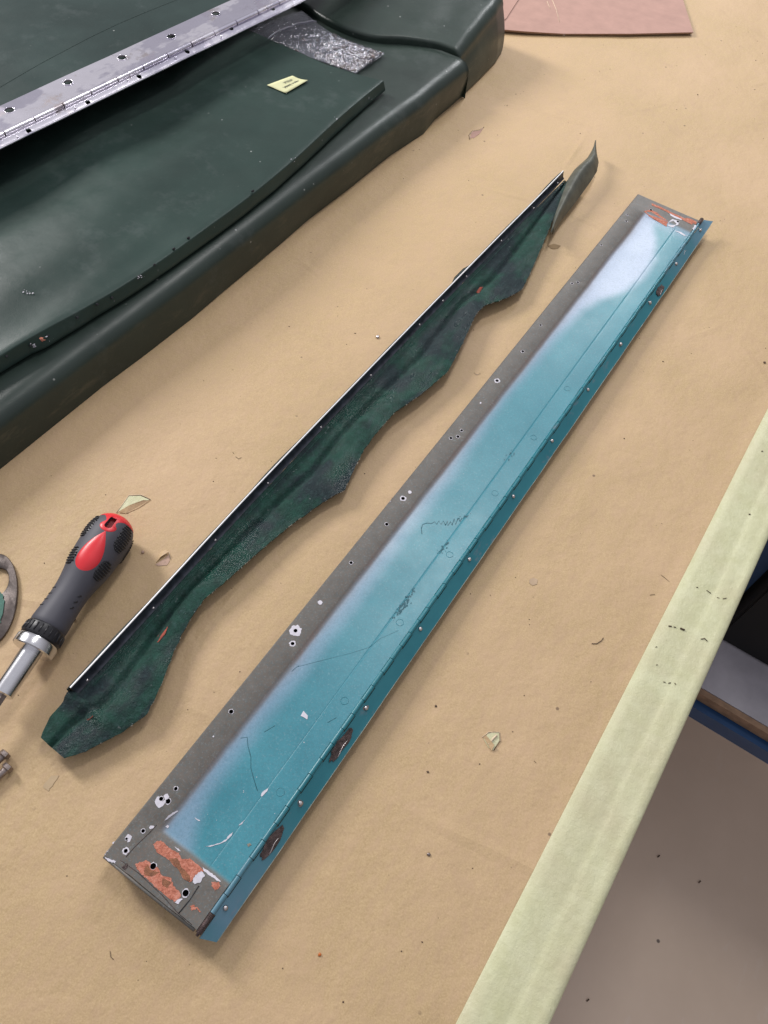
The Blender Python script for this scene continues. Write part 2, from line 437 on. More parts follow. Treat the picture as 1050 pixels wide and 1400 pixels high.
def m_chrome():
    b = NB('worn_chrome')
    st = b.ramp(b.noise(26, 5, 0.7, off=1.5), [(0.56, 0.0), (0.63, 1.0)])
    c = b.mix(b.math('MULTIPLY', st, 0.8), (0.90, 0.87, 0.94), (0.26, 0.22, 0.22))
    dk_ = b.ramp(b.noise(17, 4, 0.6, off=11.0, stretch=(1.4, .8, 1)), [(0.50, 0.0), (0.55, 1.0)])
    c = b.mix(b.math('MULTIPLY', dk_, 0.55), c, (0.42, 0.40, 0.52))
    r = b.mix(st, (0.17, 0.17, 0.17), (0.42, 0.42, 0.42))
    n = b.bump(b.noise(14, 3, off=2.0), 0.30, 0.005)
    return b.done(c, r, 0.84, b.bump(b.noise(800, 2), 0.05, 0.0002, n))
def m_floor():
    b = NB('floor_paint')
    c = b.mix(b.ramp(b.noise(3, 6, 0.6), [(0.3, 0.0), (0.7, 1.0)]), (0.66, 0.52, 0.40), (0.76, 0.61, 0.48))
    c = b.mix(b.math('MULTIPLY', b.ramp(b.noise(22, 6, 0.7, stretch=(1, .4, 1)), [(0.6, 0.0), (0.7, 1.0)]), 0.25), c, (0.78, 0.70, 0.64))
    vo = b.n('ShaderNodeTexVoronoi'); b.l(b.pos, vo.inputs['Vector']); vo.inputs['Scale'].default_value = 14
    c = b.mix(b.math('MULTIPLY', b.ramp(vo.outputs['Distance'], [(0.03, 1.0), (0.05, 0.0)]), 0.8), c, (0.05, 0.04, 0.04))
    return b.done(c, 0.55, 0, b.bump(b.noise(120, 4), 0.12, 0.001), Specular_IOR_Level=0.3)
def m_plastic_film():
    b = NB('clear_plastic_film')
    t = b.t
    gl = b.n('ShaderNodeBsdfGlossy'); gl.inputs['Roughness'].default_value = 0.05; gl.inputs['Color'].default_value = (0.95, 0.95, 1, 1)
    tr = b.n('ShaderNodeBsdfTransparent'); tr.inputs['Color'].default_value = (0.86, 0.86, 0.90, 1)
    df = b.n('ShaderNodeBsdfDiffuse'); df.inputs['Color'].default_value = (0.6, 0.6, 0.68, 1)
    n = b.bump(b.noise(130, 5, 0.6), 0.9, 0.003)
    b.l(n, gl.inputs['Normal'])
    m1 = b.n('ShaderNodeMixShader'); m1.inputs[0].default_value = 0.06; b.l(tr.outputs[0], m1.inputs[1]); b.l(df.outputs[0], m1.inputs[2])
    m2 = b.n('ShaderNodeMixShader'); m2.inputs[0].default_value = 0.20; b.l(m1.outputs[0], m2.inputs[1]); b.l(gl.outputs[0], m2.inputs[2])
    b.l(m2.outputs[0], t.nodes['Material Output'].inputs['Surface'])
    return b.m
def m_orange():
    b = NB('orange_primer')
    c = b.ramp(b.noise(420, 5, 0.75), [(0.35, (0.30, 0.085, 0.05)), (0.5, (0.50, 0.17, 0.105)), (0.65, (0.60, 0.26, 0.19))])
    return b.done(c, 0.75, 0, b.bump(b.noise(500, 4), 0.8, 0.001))
M = dict(
    kraft=m_kraft(), tape=m_tape(), vinyl=m_vinyl(), vinyl_top=m_vinyl('green_vinyl_board', (0.026, 0.047, 0.040), False),
    pad=m_vinyl('green_vinyl_pad', (0.027, 0.045, 0.041), False), back=m_green_back(), panel=m_panel(), leaf=m_leaf_paint(),
    chrome=m_chrome(), floor=m_floor(), film=m_plastic_film(), orange=m_orange(),
    brown=basic('brown_glue', (0.26, 0.10, 0.045), 0.6, 0, 0.35, 300, 0.6, 0.001),
    white=basic('bare_pale_metal', (0.62, 0.60, 0.66), 0.5, 0, 0.12, 300, 0.3),
    burn=basic('burnt_metal', (0.085, 0.058, 0.055), 0.42, 0.35, 0.7, 260, 0.8, 0.001),
    steel=basic('steel', (0.62, 0.58, 0.58), 0.28, 1.0, 0.15, 200, 0.1),
    dull=basic('dull_steel', (0.30, 0.25, 0.23), 0.42, 0.9, 0.4, 200, 0.4),
    rail=basic('dark_anodised_rail', (0.040, 0.046, 0.060), 0.36, 0.3, 0.6, 130, 0.25),
    edge=basic('bright_rail_edge', (0.88, 0.88, 0.88), 0.45, 0.1, 0.05, 160, 0.1),
    blackv=basic('black_vinyl_edge', (0.012, 0.022, 0.020), 0.5, 0, 0.3, 200, 0.5),
    olive=basic('worn_olive_vinyl', (0.085, 0.088, 0.068), 0.5, 0, 0.35, 90, 0.4),
    fray=basic('frayed_edge_threads', (0.30, 0.27, 0.22), 0.9, 0, 0.5, 500, 0.5),
    grip=basic('grey_rubber', (0.070, 0.070, 0.086), 0.58, 0, 0.06, 60, 0.12, 0.0002),
    red=basic('red_plastic', (0.72, 0.030, 0.040), 0.34, 0, 0.04, 50, 0.03),
    darkred=basic('dark_red_plastic', (0.30, 0.008, 0.012), 0.5, 0, 0.1, 50, 0.03),
    black=basic('black_rubber', (0.016, 0.016, 0.020), 0.40, 0, 0.1, 60, 0.1),
    chr2=basic('satin_chrome', (0.72, 0.72, 0.74), 0.2, 1.0, 0.04, 100, 0.03),
    card=basic('pink_brown_cardboard', (0.43, 0.255, 0.205), 0.7, 0, 0.08, 50, 0.3, 0.0006),
    cardedge=basic('cardboard_edge', (0.36, 0.23, 0.16), 0.8, 0, 0.2, 250, 0.6),
    blue=basic('blue_frame_paint', (0.010, 0.055, 0.155), 0.4, 0, 0.1, 30, 0.1),
    shelf=basic('grey_shelf_laminate', (0.48, 0.46, 0.50), 0.5, 0, 0.1, 30, 0.1),
    wood=basic('raw_board_edge', (0.30, 0.19, 0.12), 0.8, 0, 0.3, 60, 0.4),
    dark=basic('plain_black', (0.006, 0.006, 0.007), 0.8, 0, 0.2, 30, 0.1),  # one black for the block and the plate that darkens the holes
    note=basic('yellow_note_paper', (0.62, 0.62, 0.36), 0.7, 0, 0.05, 60, 0.1),
    ink=basic('grey_ink', (0.10, 0.11, 0.13), 0.7, 0, 0.2, 60, 0.1),
    dirt_shade=basic('dirt_crumbs_and_shade', (0.10, 0.065, 0.045), 0.9, 0, 0.5, 200, 0.8),  # dirt colour, also used for drawn shade lines at the tears
    shade=basic('bench_top_board', (0.30, 0.24, 0.18), 0.8, 0, 0.1, 40, 0.1),
    torn=basic('torn_inner_paper', (0.50, 0.34, 0.26), 0.85, 0, 0.15, 300, 0.5),
    tornedge=basic('torn_paper_rim', (0.72, 0.58, 0.42), 0.85, 0, 0.15, 300, 0.5),
    oldring=basic('old_brown_metal', (0.105, 0.085, 0.078), 0.42, 0.5, 0.4, 120, 0.3),
    olivepale=basic('worn_bare_edge', (0.36, 0.38, 0.32), 0.5, 0.2, 0.4, 90, 0.3),
    teal_chip=basic('teal_chip', (0.035, 0.12, 0.09), 0.6, 0, 0.4, 150, 0.4),
    orange_drop=basic('orange_drop', (0.55, 0.15, 0.03), 0.3, 0, 0.1, 100, 0.1),
)
b = NB('line_teal'); M['line'] = b.done((0.025, 0.11, 0.14), 0.6)

# ------------------------------------------------------------------ the setting: floor, bench, paper, tape
floor = mk('floor', [(-6, -4, -0.9), (6, -4, -0.9), (6, 9, -0.9), (-6, 9, -0.9)], [(0, 1, 2, 3)], M['floor'])
tag(floor, kind='structure')

bench = empty('workbench', (-0.9, 0.9, -0.9), 'workbench top board hidden under brown paper and pale tape, on a blue frame', 'workbench')
box('bench_top', -2.2, 0.1165, -0.9, 3.2, -0.040, -0.004, M['shade'], bench)
for (lx, ly) in ((-0.02, -0.7), (-0.02, 3.0), (-2.0, -0.7), (-2.0, 3.0)):
    box('leg', lx - 0.03, lx + 0.03, ly - 0.03, ly + 0.03, -0.9, -0.041, M['blue'], bench)
box('frame_rail', -0.05, 0.01, -0.66, 2.96, -0.10, -0.042, M['blue'], bench)

def paper_z(x, y):
    q = 0.0017 * nz(x * 5 + y * 2.2, y * 3.2 - x * 3) + 0.0010 * nz(x * 15 + 3 + y * 3, y * 9 - x * 4) + 0.0003 * nz(x * 45, y * 30)
    q += 0.0010 * nz(x * 2 + 8, y * 1.4)
    return q - 0.0008
TEARS = []
XP0, XP1, YP0, YP1 = -2.18, 0.0945, -0.85, 3.15
def pf(i, j):
    u = i ** 0.6 if False else i
    x = lerp(XP0, XP1, 1 - (1 - i) ** 1.5); y = YP0 + (YP1 - YP0) * j
    z = paper_z(x, y)
    if x > 0.06: z = lerp(z, 0.0, min(1, (x - 0.06) / 0.012))
    return Vector((x, y, z))
vs, fs = grid(190, 330, pf)
paper = tag(mk('kraft_paper', vs, fs, M['kraft'], None, True), 'brown kraft paper sheet covering the whole workbench', 'paper')

def tape_prof(y):
    wv = 0.0006 * nz(y * 9, 3.0); wl = 0.0009 * nz(y * 6, 8.0)
    h = 0.0006 * nz(y * 25, 5.5)
    return [(0.0712 + wl * .5, 0.0003), (0.0716 + wl * .5, 0.0008), (0.080, 0.0009), (0.088, 0.0008 + h * .5), (0.0945 + wv, 0.0006), (0.0975 + wv, 0.0004), (0.0990 + wv, 0.0008), (0.1010 + wv, 0.0010 + h * .4),
            (0.107, 0.0011 + h * .4), (0.1115 + wl, 0.0011 + h * .4), (0.1128 + wl, 0.0014), (0.1145 + wl, 0.0012), (0.1172, 0.0010), (0.1186, -0.0004), (0.1192, -0.003), (0.1192 + h, -0.010), (0.1190, -0.028)]
def tf(i, j):
    y = lerp(-0.85, 3.1, i); p = tape_prof(y)[int(round(j * 16))]
    return Vector((p[0], y, p[1] + 0.0003 * nz(y * 60, p[0] * 300)))
vs, fs = grid(560, 16, tf)
tape = tag(mk('masking_tape', vs, fs, M['tape'], None, True), 'long pale yellow-green masking tape strip along the front bench edge', 'tape')
def scar(pts, r=0.0005):
    r *= 0.55
    P = []
    for p in pts:
        q = at(*p, z=0.001); q.z = interp(tape_prof(q.y), q.x) + 0.0004; P.append(q)
    tube('crease_tear', P, r, M['dirt_shade'], tape, 5)
scar([(914, 856), (918, 856.5)], 0.0009); scar([(921, 857), (924, 858)], 0.0006); scar([(930, 859), (936, 861.5)], 0.0013)
scar([(907, 932), (910, 933)], 0.0005); scar([(914, 934), (917, 933)], 0.0006); scar([(922, 934), (924, 936)], 0.0005); scar([(952, 803), (954, 803.5)], 0.0007); scar([(966, 807), (972, 811)], 0.0005); scar([(980, 817), (983, 818)], 0.0004); scar([(988, 819), (993, 818)], 0.0005)
scar([(1041, 617), (1043, 617)], 0.0008); scar([(1024, 703), (1026, 703)], 0.001); scar([(896, 885), (898, 884)], 0.0004); scar([(897, 909), (899, 909)], 0.0005)
scar([(958, 874), (963, 873), (967, 877)], 0.0006)

# shelf trolley below the bench edge
Z1 = -0.45
tr = empty('shelf_trolley', (0.5, 0.68, -0.9), 'blue framed shelf trolley with grey board standing beyond the bench edge', 'trolley')
A = at(950, 942, Z1); Bq = at(1050, 990, Z1); C = at(1050, 912, Z1); D = at(985, 878, Z1)
y0 = (A.y + Bq.y) / 2 - 0.002; y1 = (C.y + D.y) / 2
TX0, TX1 = 0.10, 0.95
box('shelf_board', TX0, TX1, y0 + 0.004, y1 + 0.5, Z1 - 0.02, Z1, M['shelf'], tr)
box('board_edge', TX0, TX1, y0 - 0.005, y0 + 0.0035, Z1 - 0.020, Z1 - 0.001, M['wood'], tr)
box('front_rail', TX0 - 0.02, TX1, y0 - 0.014, y0 + 0.10, Z1 - 0.052, Z1 - 0.021, M['blue'], tr)
box('front_lip', TX0 - 0.02, TX1, y0 - 0.018, y0 - 0.0145, Z1 - 0.050, Z1 - 0.020, M['blue'], tr)
pc = at(1040, 760, Z1 + 0.12)
box('post', 0.168, 0.198, 0.70, 0.73, -0.9, -0.10, M['blue'], tr)
box('post', TX1 + 0.002, TX1 + 0.03, 0.70, 0.73, -0.9, -0.10, M['blue'], tr)
# plain black block added to fill the black area behind the shelf
cr = empty('black_block', (0.6, y1 + 0.2, Z1), 'plain black block standing on the grey shelf beyond the bench', 'block')
box('block_body', 0.205, 0.92, y1 + 0.001, y1 + 0.48, Z1 + 0.001, Z1 + 0.22, M['dark'], cr, 0.004)
box('block_rim', 0.200, 0.925, y1 - 0.003, y1 + 0.484, Z1 + 0.221, Z1 + 0.235, M['dark'], cr, 0.003)

# ------------------------------------------------------------------ teal panel with piano hinge
ZP = 0.018
pn = empty('hinged_cover', (-0.12, 0.41, 0), 'long flat metal panel, teal paint over grey primer, piano hinge along its right edge', 'metal panel')
prof = [(PX0, -0.004), (PX0 + 0.0004, -0.0008), (PX0 + 0.0014, 0.0), (-0.1425, 0.0), (-0.1412, -0.0006), (-0.1392, -0.0013), (-0.1375, -0.0015), (-0.125, -0.0017), (-0.112, -0.00150),
        (-0.1022, -0.00146), (-0.1014, -0.00146), (-0.1010, -0.00160), (-0.1006, -0.00146), (-0.0998, -0.00144), (-0.0960, -0.0014), (-0.092, -0.0014), (-0.0875, -0.0014), (-0.0848, -0.0014)]
def endflat(y):
    a = min(1, max(0, (y - 0.0175) / 0.0035)); b_ = min(1, max(0, (0.8035 - y) / 0.0045)); return a * b_
NYP = 150
ys = [lerp(PY0, PY1, k / NYP) for k in range(NYP + 1)] + [0.0175, 0.019, 0.021, 0.8035, 0.801, 0.799]
ys = sorted(set(ys))
def panel_z(x, y):
    e = endflat(y); base = interp(prof, x)
    flat = -0.0001 if x > PX0 + 0.002 else base
    z = lerp(flat, base, e)
    if PX0 + 0.001 < x: z += 0.0002 * nz(x * 40, y * 9)
    z += 0.0004 * nz(x * 9 + 4, y * 5) * e
    return ZP + z
n_p = len(prof); vs = []; fs = []
for k, y in enumerate(ys):
    for (x, z) in prof:
        yy = y
        if k == 0: yy += 0.0006 * nz(x * 200, 1)
        vs.append(Vector((x, yy, panel_z(x, y))))
nn = len(vs)
vs += [v - Vector((0, 0, 0.0010)) if v.x > PX0 + 0.001 else v + Vector((0.0009, 0, -0.0002)) for v in vs]
for k in range(len(ys) - 1):
    for i in range(n_p - 1):
        a = k * n_p + i
        fs.append((a, a + 1, a + 1 + n_p, a + n_p)); fs.append((a + nn, a + n_p + nn, a + 1 + n_p + nn, a + 1 + nn))
    a = k * n_p; fs.append((a, a + n_p, a + n_p + nn, a + nn)); a += n_p - 1; fs.append((a, a + nn, a + n_p + nn, a + n_p))
for i in range(n_p - 1):
    fs.append((i, i + nn, i + 1 + nn, i + 1)); a = (len(ys) - 1) * n_p + i; fs.append((a, a + 1, a + 1 + nn, a + nn))
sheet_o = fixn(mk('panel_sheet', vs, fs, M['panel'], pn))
HOLES = [(195.7, 1136, 2.6), (171.9, 1163.3, 2.8), (172.9, 1146.8, 1.7), (209.4, 1184.3, 4.2), (253.8, 1221, 4.4), (240.4, 1078.3, 2.6), (220.4, 1092.1, 2.9), (229.7, 1095.4, 3.6),
         (316, 973, 3.0), (404, 862.4, 2.7), (400, 880, 2.6), (480, 769.5, 2.3), (528.7, 716.7, 2.4), (551, 681.4, 2.6), (626, 597, 2.2), (631, 588.6, 1.9), (616.5, 599, 2.1),
         (679.6, 520.5, 2.3), (714.5, 480.5, 2.0), (739, 444.5, 1.7), (782, 387.5, 1.6), (790, 386, 1.6), (822, 335, 1.4), (856, 302.5, 1.5), (857.5, 294, 1.3), (890, 287, 1.8), (927, 303, 1.8)]
cy = []; HW = []
for (u, v, r) in HOLES:
    p = at(u, v, ZP); dd = (at(u + 1, v, ZP) - p).length
    HW.append((p.x, p.y, r * dd * 0.99))
    cy.append(cyl_z(p.x, p.y, ZP - 0.006, ZP + 0.004, r * dd * 0.97, 18))
cut_holes(sheet_o, cy); autosmooth(sheet_o, 30)
box('hole_shade_plate', PX0 + 0.003, -0.0868, PY0 + 0.002, PY1 - 0.002, ZP - 0.0062, ZP - 0.0050, M['dark'], pn)  # black plate added under the sheet to make the holes look dark
box('side_light_block', PX0 + 0.0004, PX0 + 0.0012, PY0 + 0.001, PY1 - 0.001, 0.006, ZP - 0.0011, M['panel'], pn)  # wall added to shut light out under the sheet, keeps holes dark
# pale rims round holes
def ring_vf(x, y, z, r0, r1, n=20, sd=0):
    rn = random.Random(sd); vs = []; fs = []
    for k in range(n):
        a = 2 * math.pi * k / n; q = r1 * (1 + rn.uniform(-.12, .2))
        vs += [Vector((x + math.cos(a) * r0, y + math.sin(a) * r0, z)), Vector((x + math.cos(a) * q, y + math.sin(a) * q, z - 0.0001))]
    for k in range(n):
        a = 2 * k; c = 2 * ((k + 1) % n); fs.append((a, a + 1, c + 1, c))
    return vs, fs
for i, (u, v, r) in enumerate(HOLES):
    p = at(u, v, ZP); dd = (at(u + 1, v, ZP) - p).length
    zz = panel_z(p.x, p.y) + 0.00022
    rr = r * dd
    k = 1.65 if i in (1, 10, 13, 17) else 1.22
    if i == 9: k = 3.0
    vs, fs = ring_vf(p.x, p.y, zz, rr * 1.0, rr * k, sd=i)
    mk('hole_rim', vs, fs, M['white'], pn)
def blob(name, pts, mat, z=ZP, h=0.00025, amp=0.0005, seg=4, seed=1, parent=None):
    W = [tuple(at(u, v, z).xy) for u, v in pts]
    W = rag(W, amp, seg, seed)
    if parent: return prism(name, W, z - 0.0003, z + h, mat, parent)
    n_ = len(W)
    top = [(x, y, panel_z(x, y) + 0.00008 + h * 0.35 + seed * 0.000002) for x, y in W]
    o_ = sheet(name, top, 0.0006, mat, pn)
    xs = [p[0] for p in W]; ysx = [p[1] for p in W]
    cc = [cyl_z(hx_, hy_, ZP - 0.004, ZP + 0.004, hr_, 18) for (hx_, hy_, hr_) in HW if min(xs) < hx_ < max(xs) and min(ysx) < hy_ < max(ysx)]
    if cc: cut_holes(o_, cc)
    return o_
def zz_(pts, ox, oy, s): return [(ox + a / s, oy + b_ / s) for a, b_ in pts]
Zb = ZP + 0.0001
bl = lambda pts, mat, seed, h=0.00025, amp=0.0004, nm='primer_patch': blob(nm, zz_(pts, 130, 1130, 5.25), mat, Zb, h, amp, 5, seed)
bl([(415, 130), (450, 100), (490, 110), (530, 150), (600, 190), (620, 235), (680, 230), (780, 310), (770, 330), (705, 360), (690, 400), (640, 380), (590, 300), (520, 230), (450, 190)], M['orange'], 1, 0.00035)
bl([(525, 232), (590, 225), (620, 290), (680, 350), (680, 395), (640, 382), (590, 300)], M['brown'], 2, 0.0006, 0.0002)
bl([(290, 270), (340, 250), (372, 240), (450, 300), (480, 350), (540, 370), (560, 420), (620, 490), (600, 520), (570, 540), (520, 510), (440, 440), (380, 380), (340, 350), (300, 300)], M['orange'], 3, 0.00035)
bl([(355, 300), (380, 268), (396, 310), (430, 320), (462, 328), (410, 360), (352, 345)], M['brown'], 4, 0.0005, 0.0002)
bl([(480, 370), (550, 400), (520, 440), (480, 420)], M['brown'], 5, 0.0005, 0.0002)
bl([(700, 390), (720, 350), (760, 318), (790, 345), (750, 405), (710, 410)], M['white'], 6, 0.0006, nm='bare_patch')
bl([(570, 545), (600, 522), (630, 515), (600, 555)], M['white'], 7, 0.0006, 0.0003, 'bare_patch')
bl([(770, 290), (800, 310), (850, 345), (903, 395), (880, 392), (830, 358), (785, 325)], M['white'], 8, 0.0003, 0.0003, 'bare_patch')
bl([(570, 145), (600, 160), (615, 178), (595, 172)], M['white'], 9, 0.0003, 0.0001, 'bare_patch')
bl([(835, 395), (890, 400), (900, 430), (860, 460), (840, 430)], M['orange'], 10)
bl([(680, 570), (710, 562), (730, 590), (692, 605)], M['orange'], 11)
bl([(725, 580), (735, 578), (760, 615), (750, 615)], M['orange'], 12, amp=0.0001)
bl([(60, 190), (92, 150), (96, 165), (74, 202)], M['white'], 13, nm='bare_patch')
bl([(72, 222), (100, 232), (155, 248), (140, 262), (90, 246)], M['white'], 14, amp=0.0003, nm='bare_patch')
bl([(118, 100), (138, 96), (130, 122), (112, 128)], M['white'], 15, amp=0.0002, nm='bare_patch')
bl([(208, 88), (238, 52), (266, 72), (250, 108), (232, 113), (238, 82), (222, 78)], M['white'], 16, amp=0.0001, nm='bare_patch')
bl([(385, 5), (400, -8), (425, -2), (415, 15), (392, 20)], M['white'], 17, amp=0.0002, nm='bare_patch')
bl([(190, 292), (230, 262), (235, 290), (215, 315)], M['burn'], 18, amp=0.0002, nm='stain_patch')
b2 = lambda pts, mat, seed, nm='bare_patch': blob(nm, zz_(pts, 180, 1000, 7.0), mat, Zb, 0.0003, 0.00015, 4, seed)
b2([(220, 672), (240, 630), (262, 618), (262, 650), (275, 668), (300, 668), (320, 655), (305, 620), (318, 600), (345, 597), (362, 625), (350, 645), (328, 655), (325, 680), (300, 712), (265, 735), (235, 712)], M['white'], 20)
b2([(312, 856), (345, 812), (392, 775), (438, 752), (442, 762), (395, 792), (352, 830)], M['white'], 21)
b2([(600, 820), (625, 832), (655, 850), (640, 852), (612, 838)], M['white'], 22)
b2([(318, 905), (345, 890), (357, 905), (340, 922)], M['white'], 23)
b2([(905, 1015), (935, 985), (965, 960), (960, 978), (925, 1012)], M['white'], 24)
b3 = lambda pts, mat, seed, nm='bare_patch': blob(nm, zz_(pts, 280, 1000, 5.25), mat, Zb, 0.0003, 0.00015, 4, seed)
b3([(0, 822), (60, 812), (110, 795), (150, 772), (200, 722), (190, 745), (150, 785), (100, 806), (40, 824)], M['white'], 25)
b3([(240, 672), (262, 650), (285, 630), (262, 665)], M['white'], 26)
b3([(400, 455), (412, 430), (440, 410), (455, 400), (450, 420), (425, 445), (408, 465)], M['white'], 27)
b3([(0, 985), (30, 1005), (70, 1040), (60, 1050), (20, 1025)], M['white'], 28)
b3([(300, 805), (325, 800), (335, 812), (310, 825)], M['fray'], 29)
b4 = lambda pts, mat, seed, nm='primer_patch': blob(nm, zz_(pts, 820, 250, 6.176), mat, Zb, 0.0003, 0.0003, 4, seed)
b4([(375, 240), (430, 225), (480, 250), (530, 290), (575, 320), (570, 360), (500, 320), (420, 275)], M['orange'], 30)
b4([(440, 172), (520, 205), (600, 245), (700, 290), (790, 330), (780, 352), (700, 312), (600, 262), (520, 222), (440, 190)], M['orange'], 31)
b4([(590, 255), (650, 270), (705, 292), (690, 312), (630, 295), (600, 275)], M['white'], 32, 'bare_patch')
b4([(580, 330), (610, 305), (660, 320), (665, 350), (620, 368), (585, 355)], M['white'], 33, 'bare_patch')
b4([(725, 295), (760, 300), (820, 330), (810, 350), (760, 325)], M['orange'], 34)
b4([(640, 395), (690, 408), (735, 438), (720, 440), (680, 418)], M['white'], 35, 'bare_patch')
b4([(782, 385), (805, 355), (815, 362), (795, 400)], M['white'], 36, 'bare_patch')
for k, (u, v, r) in enumerate([(438, 824, 4), (552, 667, 0), (560, 673, 3), (533, 685, 2), (657, 551, 1.6), (292, 1007, 1.5), (370, 1009, 0)]):
    if r: blob('bare_patch', [(u + r * .8 * math.cos(a * .9) * (1 + .25 * math.sin(a * 5 + k)), v + r * .8 * math.sin(a * .9)) for a in range(7)], M['white'], ZP, 0.0003, 0.0001, 2, 60 + k)
blob('bare_patch', [(411, 979), (415, 972), (421, 979), (420, 984), (416, 981)], M['white'], ZP - 0.0015, 0.0003, 0.0001, 3, 77)

def on_panel(u, v, lift=0.0002):
    p = at(u, v, ZP - 0.001); p = at(u, v, panel_z(p.x, p.y)); p.z += lift; return p
# end-plate joint lines
tube('joint_line', [on_panel(*p, lift=0.00005) for p in [(172, 1172), (184, 1158), (205, 1138), (214, 1128)]], 0.00022, M['burn'], pn, 5)
tube('joint_line', [on_panel(*p, lift=0.00005) for p in [(244, 1249), (258, 1232), (272, 1211)]], 0.00035, M['black'], pn, 5)
tube('joint_line', [on_panel(*p, lift=0.00005) for p in [(165, 1176), (190, 1194), (222, 1224), (244, 1249), (262, 1264)]], 0.00022, M['burn'], pn, 5)
# folded end lips
tube('end_lip', [(PX0 + 0.001, PY0 - 0.0008, ZP - 0.0012), (-0.125, PY0 - 0.0012, ZP - 0.0016), (-0.086, PY0 - 0.0008, ZP - 0.0012)], 0.0011, M['panel'], pn, 8)
box('end_light_block', PX0 + 0.0012, -0.0862, PY0 + 0.0002, PY0 + 0.0012, 0.004, ZP - 0.0012, M['panel'], pn)  # end walls added to keep light from getting in beneath the holes
box('end_light_block', PX0 + 0.0012, -0.0862, PY1 - 0.0012, PY1 - 0.0002, 0.004, ZP - 0.0012, M['panel'], pn)
for yq in (0.2, 0.6): box('support_rib', PX0 + 0.004, -0.088, yq, yq + 0.001, 0.0005, ZP - 0.0032, M['panel'], pn)
# pressed spot-weld rings
for (u, v) in [(383, 1082), (471, 957), (547, 850), (615, 757), (677, 673), (730, 597), (776, 530)]:
    p = at(u, v, ZP); pts = []
    rx = 0.0027
    for k in range(22):
        a = 2 * math.pi * k / 22; x = p.x + math.cos(a) * rx; y = p.y + math.sin(a) * rx
        pts.append((x, y, panel_z(x, y) + 0.00002))
    tube('weld_ring', pts, 0.00022, M['panel'], pn, 5, True)
# scribbled pencil mark and scratches
def scrib(P, r, mat, name='pencil_mark'): tube(name, [on_panel(*p, lift=0.0) for p in P], r, mat, pn, 4)
scrib([(577, 730), (576, 722), (578, 717), (584, 715), (590, 716), (594, 713), (597, 717), (600, 712), (603, 717), (606, 712), (609, 718)], 0.00028, M['line'])
scrib([(609, 718), (612, 712), (612, 719), (616, 713), (618, 718), (621, 709), (623, 717), (626, 709), (629, 712), (632, 708)], 0.00032, M['line'])
scrib([(329, 1009), (338, 1008), (339, 1020), (343, 1035), (343, 1050), (347, 1065), (352, 1081)], 0.00022, M['line'], 'scratch')
scrib([(405, 912), (440, 903), (480, 893), (505, 885), (520, 873), (545, 862)], 0.00012, M['line'], 'scratch')
scrib([(448, 988), (460, 981)], 0.0002, M['line'], 'scratch')
scrib([(361, 1001), (376, 992)], 0.00018, M['line'], 'scratch')
scrib([(399, 918), (404, 913), (409, 910)], 0.00018, M['line'], 'scratch')
# scuffed dark speckle along the crease
rn = random.Random(5); L = []
for seg in (((612, 740), (600, 757), 26), ((566, 806), (540, 842), 60), ((625, 712), (640, 702), 12), ((700, 615), (692, 630), 14), ((560, 820), (535, 850), 30)):
    a, c, n = seg
    for k in range(n):
        t = rn.random(); u = lerp(a[0], c[0], t) + rn.gauss(0, 2.2); v = lerp(a[1], c[1], t) + rn.gauss(0, 2.0)
        p = on_panel(u, v, 0.0); s_ = rn.uniform(0.00025, 0.0006)
        L.append(([p + Vector((math.cos(q) * s_, math.sin(q) * s_ * 1.6, 0.0003)) for q in (0, 1.3, 2.6, 3.9, 5.2)], [(0, 1, 2, 3, 4)]))
V_, F_ = join_vf(L); o = mk('scuff_specks', V_, F_, M['line'], pn); o['kind'] = 'stuff'

# hinge leaf
leaf_x0, leaf_z0, leaf_x1, leaf_z1 = -0.0809, ZP - 0.0024, -0.0718, ZP - 0.0070
LY0, LY1 = -0.0105, 0.839
def leaf_pt(s, y):
    e = max(0, (y - 0.80) / 0.042); lift = 0.0035 * e
    return Vector((lerp(leaf_x0, leaf_x1, s) + 0.0003 * nz(y * 30, 2) * s, y, lerp(leaf_z0, leaf_z1, s) + lift * s + 0.0002 * nz(y * 12, s * 2)))
def lf(i, j):
    y = lerp(LY0, LY1, i)
    if i == 0: y += 0.004 * (0.5 - j) * -1
    if i == 1: y += 0.006 * (j - 0.5)
    return leaf_pt(j, y)
vs, fs = solid_grid(140, 4, lf, 0.0009)
leaf = autosmooth(fixn(mk('hinge_leaf', vs, fs, M['leaf'], pn)), 40)
tube('worn_edge', [leaf_pt(1.0, lerp(LY0 + .003, LY1 - .004, k / 80)) + Vector((0.00005, 0, -0.0002)) for k in range(81)], 0.0003, M['olivepale'], leaf, 5)
pitch = 0.0124; bx, bz, br = -0.0830, ZP - 0.0013, 0.0020
k0 = None; y = 0.0020; i = 0
me_k = None
while y < 0.823:
    if me_k is None:
        prof_k = [(0, 0.0012), (0.00003, 0.00160), (0.00012, 0.00168), (pitch - 0.00035, 0.00168), (pitch - 0.00026, 0.00160), (pitch - 0.00022, 0.0012)]
        vs, fs = lathe_vf((0, 0, 0), (0, 1, 0), prof_k, 14); q = fixn(mk('knuckle', vs, fs, M['leaf'], leaf)); autosmooth(q, 40); me_k = q.data
    else:
        q = bpy.data.objects.new('knuckle', me_k); COL.objects.link(q); q.parent = leaf
    q.location = (bx + (0.00015 if i % 2 else -0.0001), y, bz + (0 if i % 2 else 0.00012))
    y += pitch; i += 1
tube('hinge_pin', [(bx, -0.0125, bz), (bx, 0.832, bz)], 0.0010, M['burn'], leaf, 8)
tube('pin_end', [(bx, PY0 - 0.001, bz), (bx, 0.0016, bz)], 0.0019, M['burn'], leaf, 12)
tube('pin_end', [(bx, 0.8225, bz), (bx, 0.8335, bz)], 0.0021, M['burn'], leaf, 12)
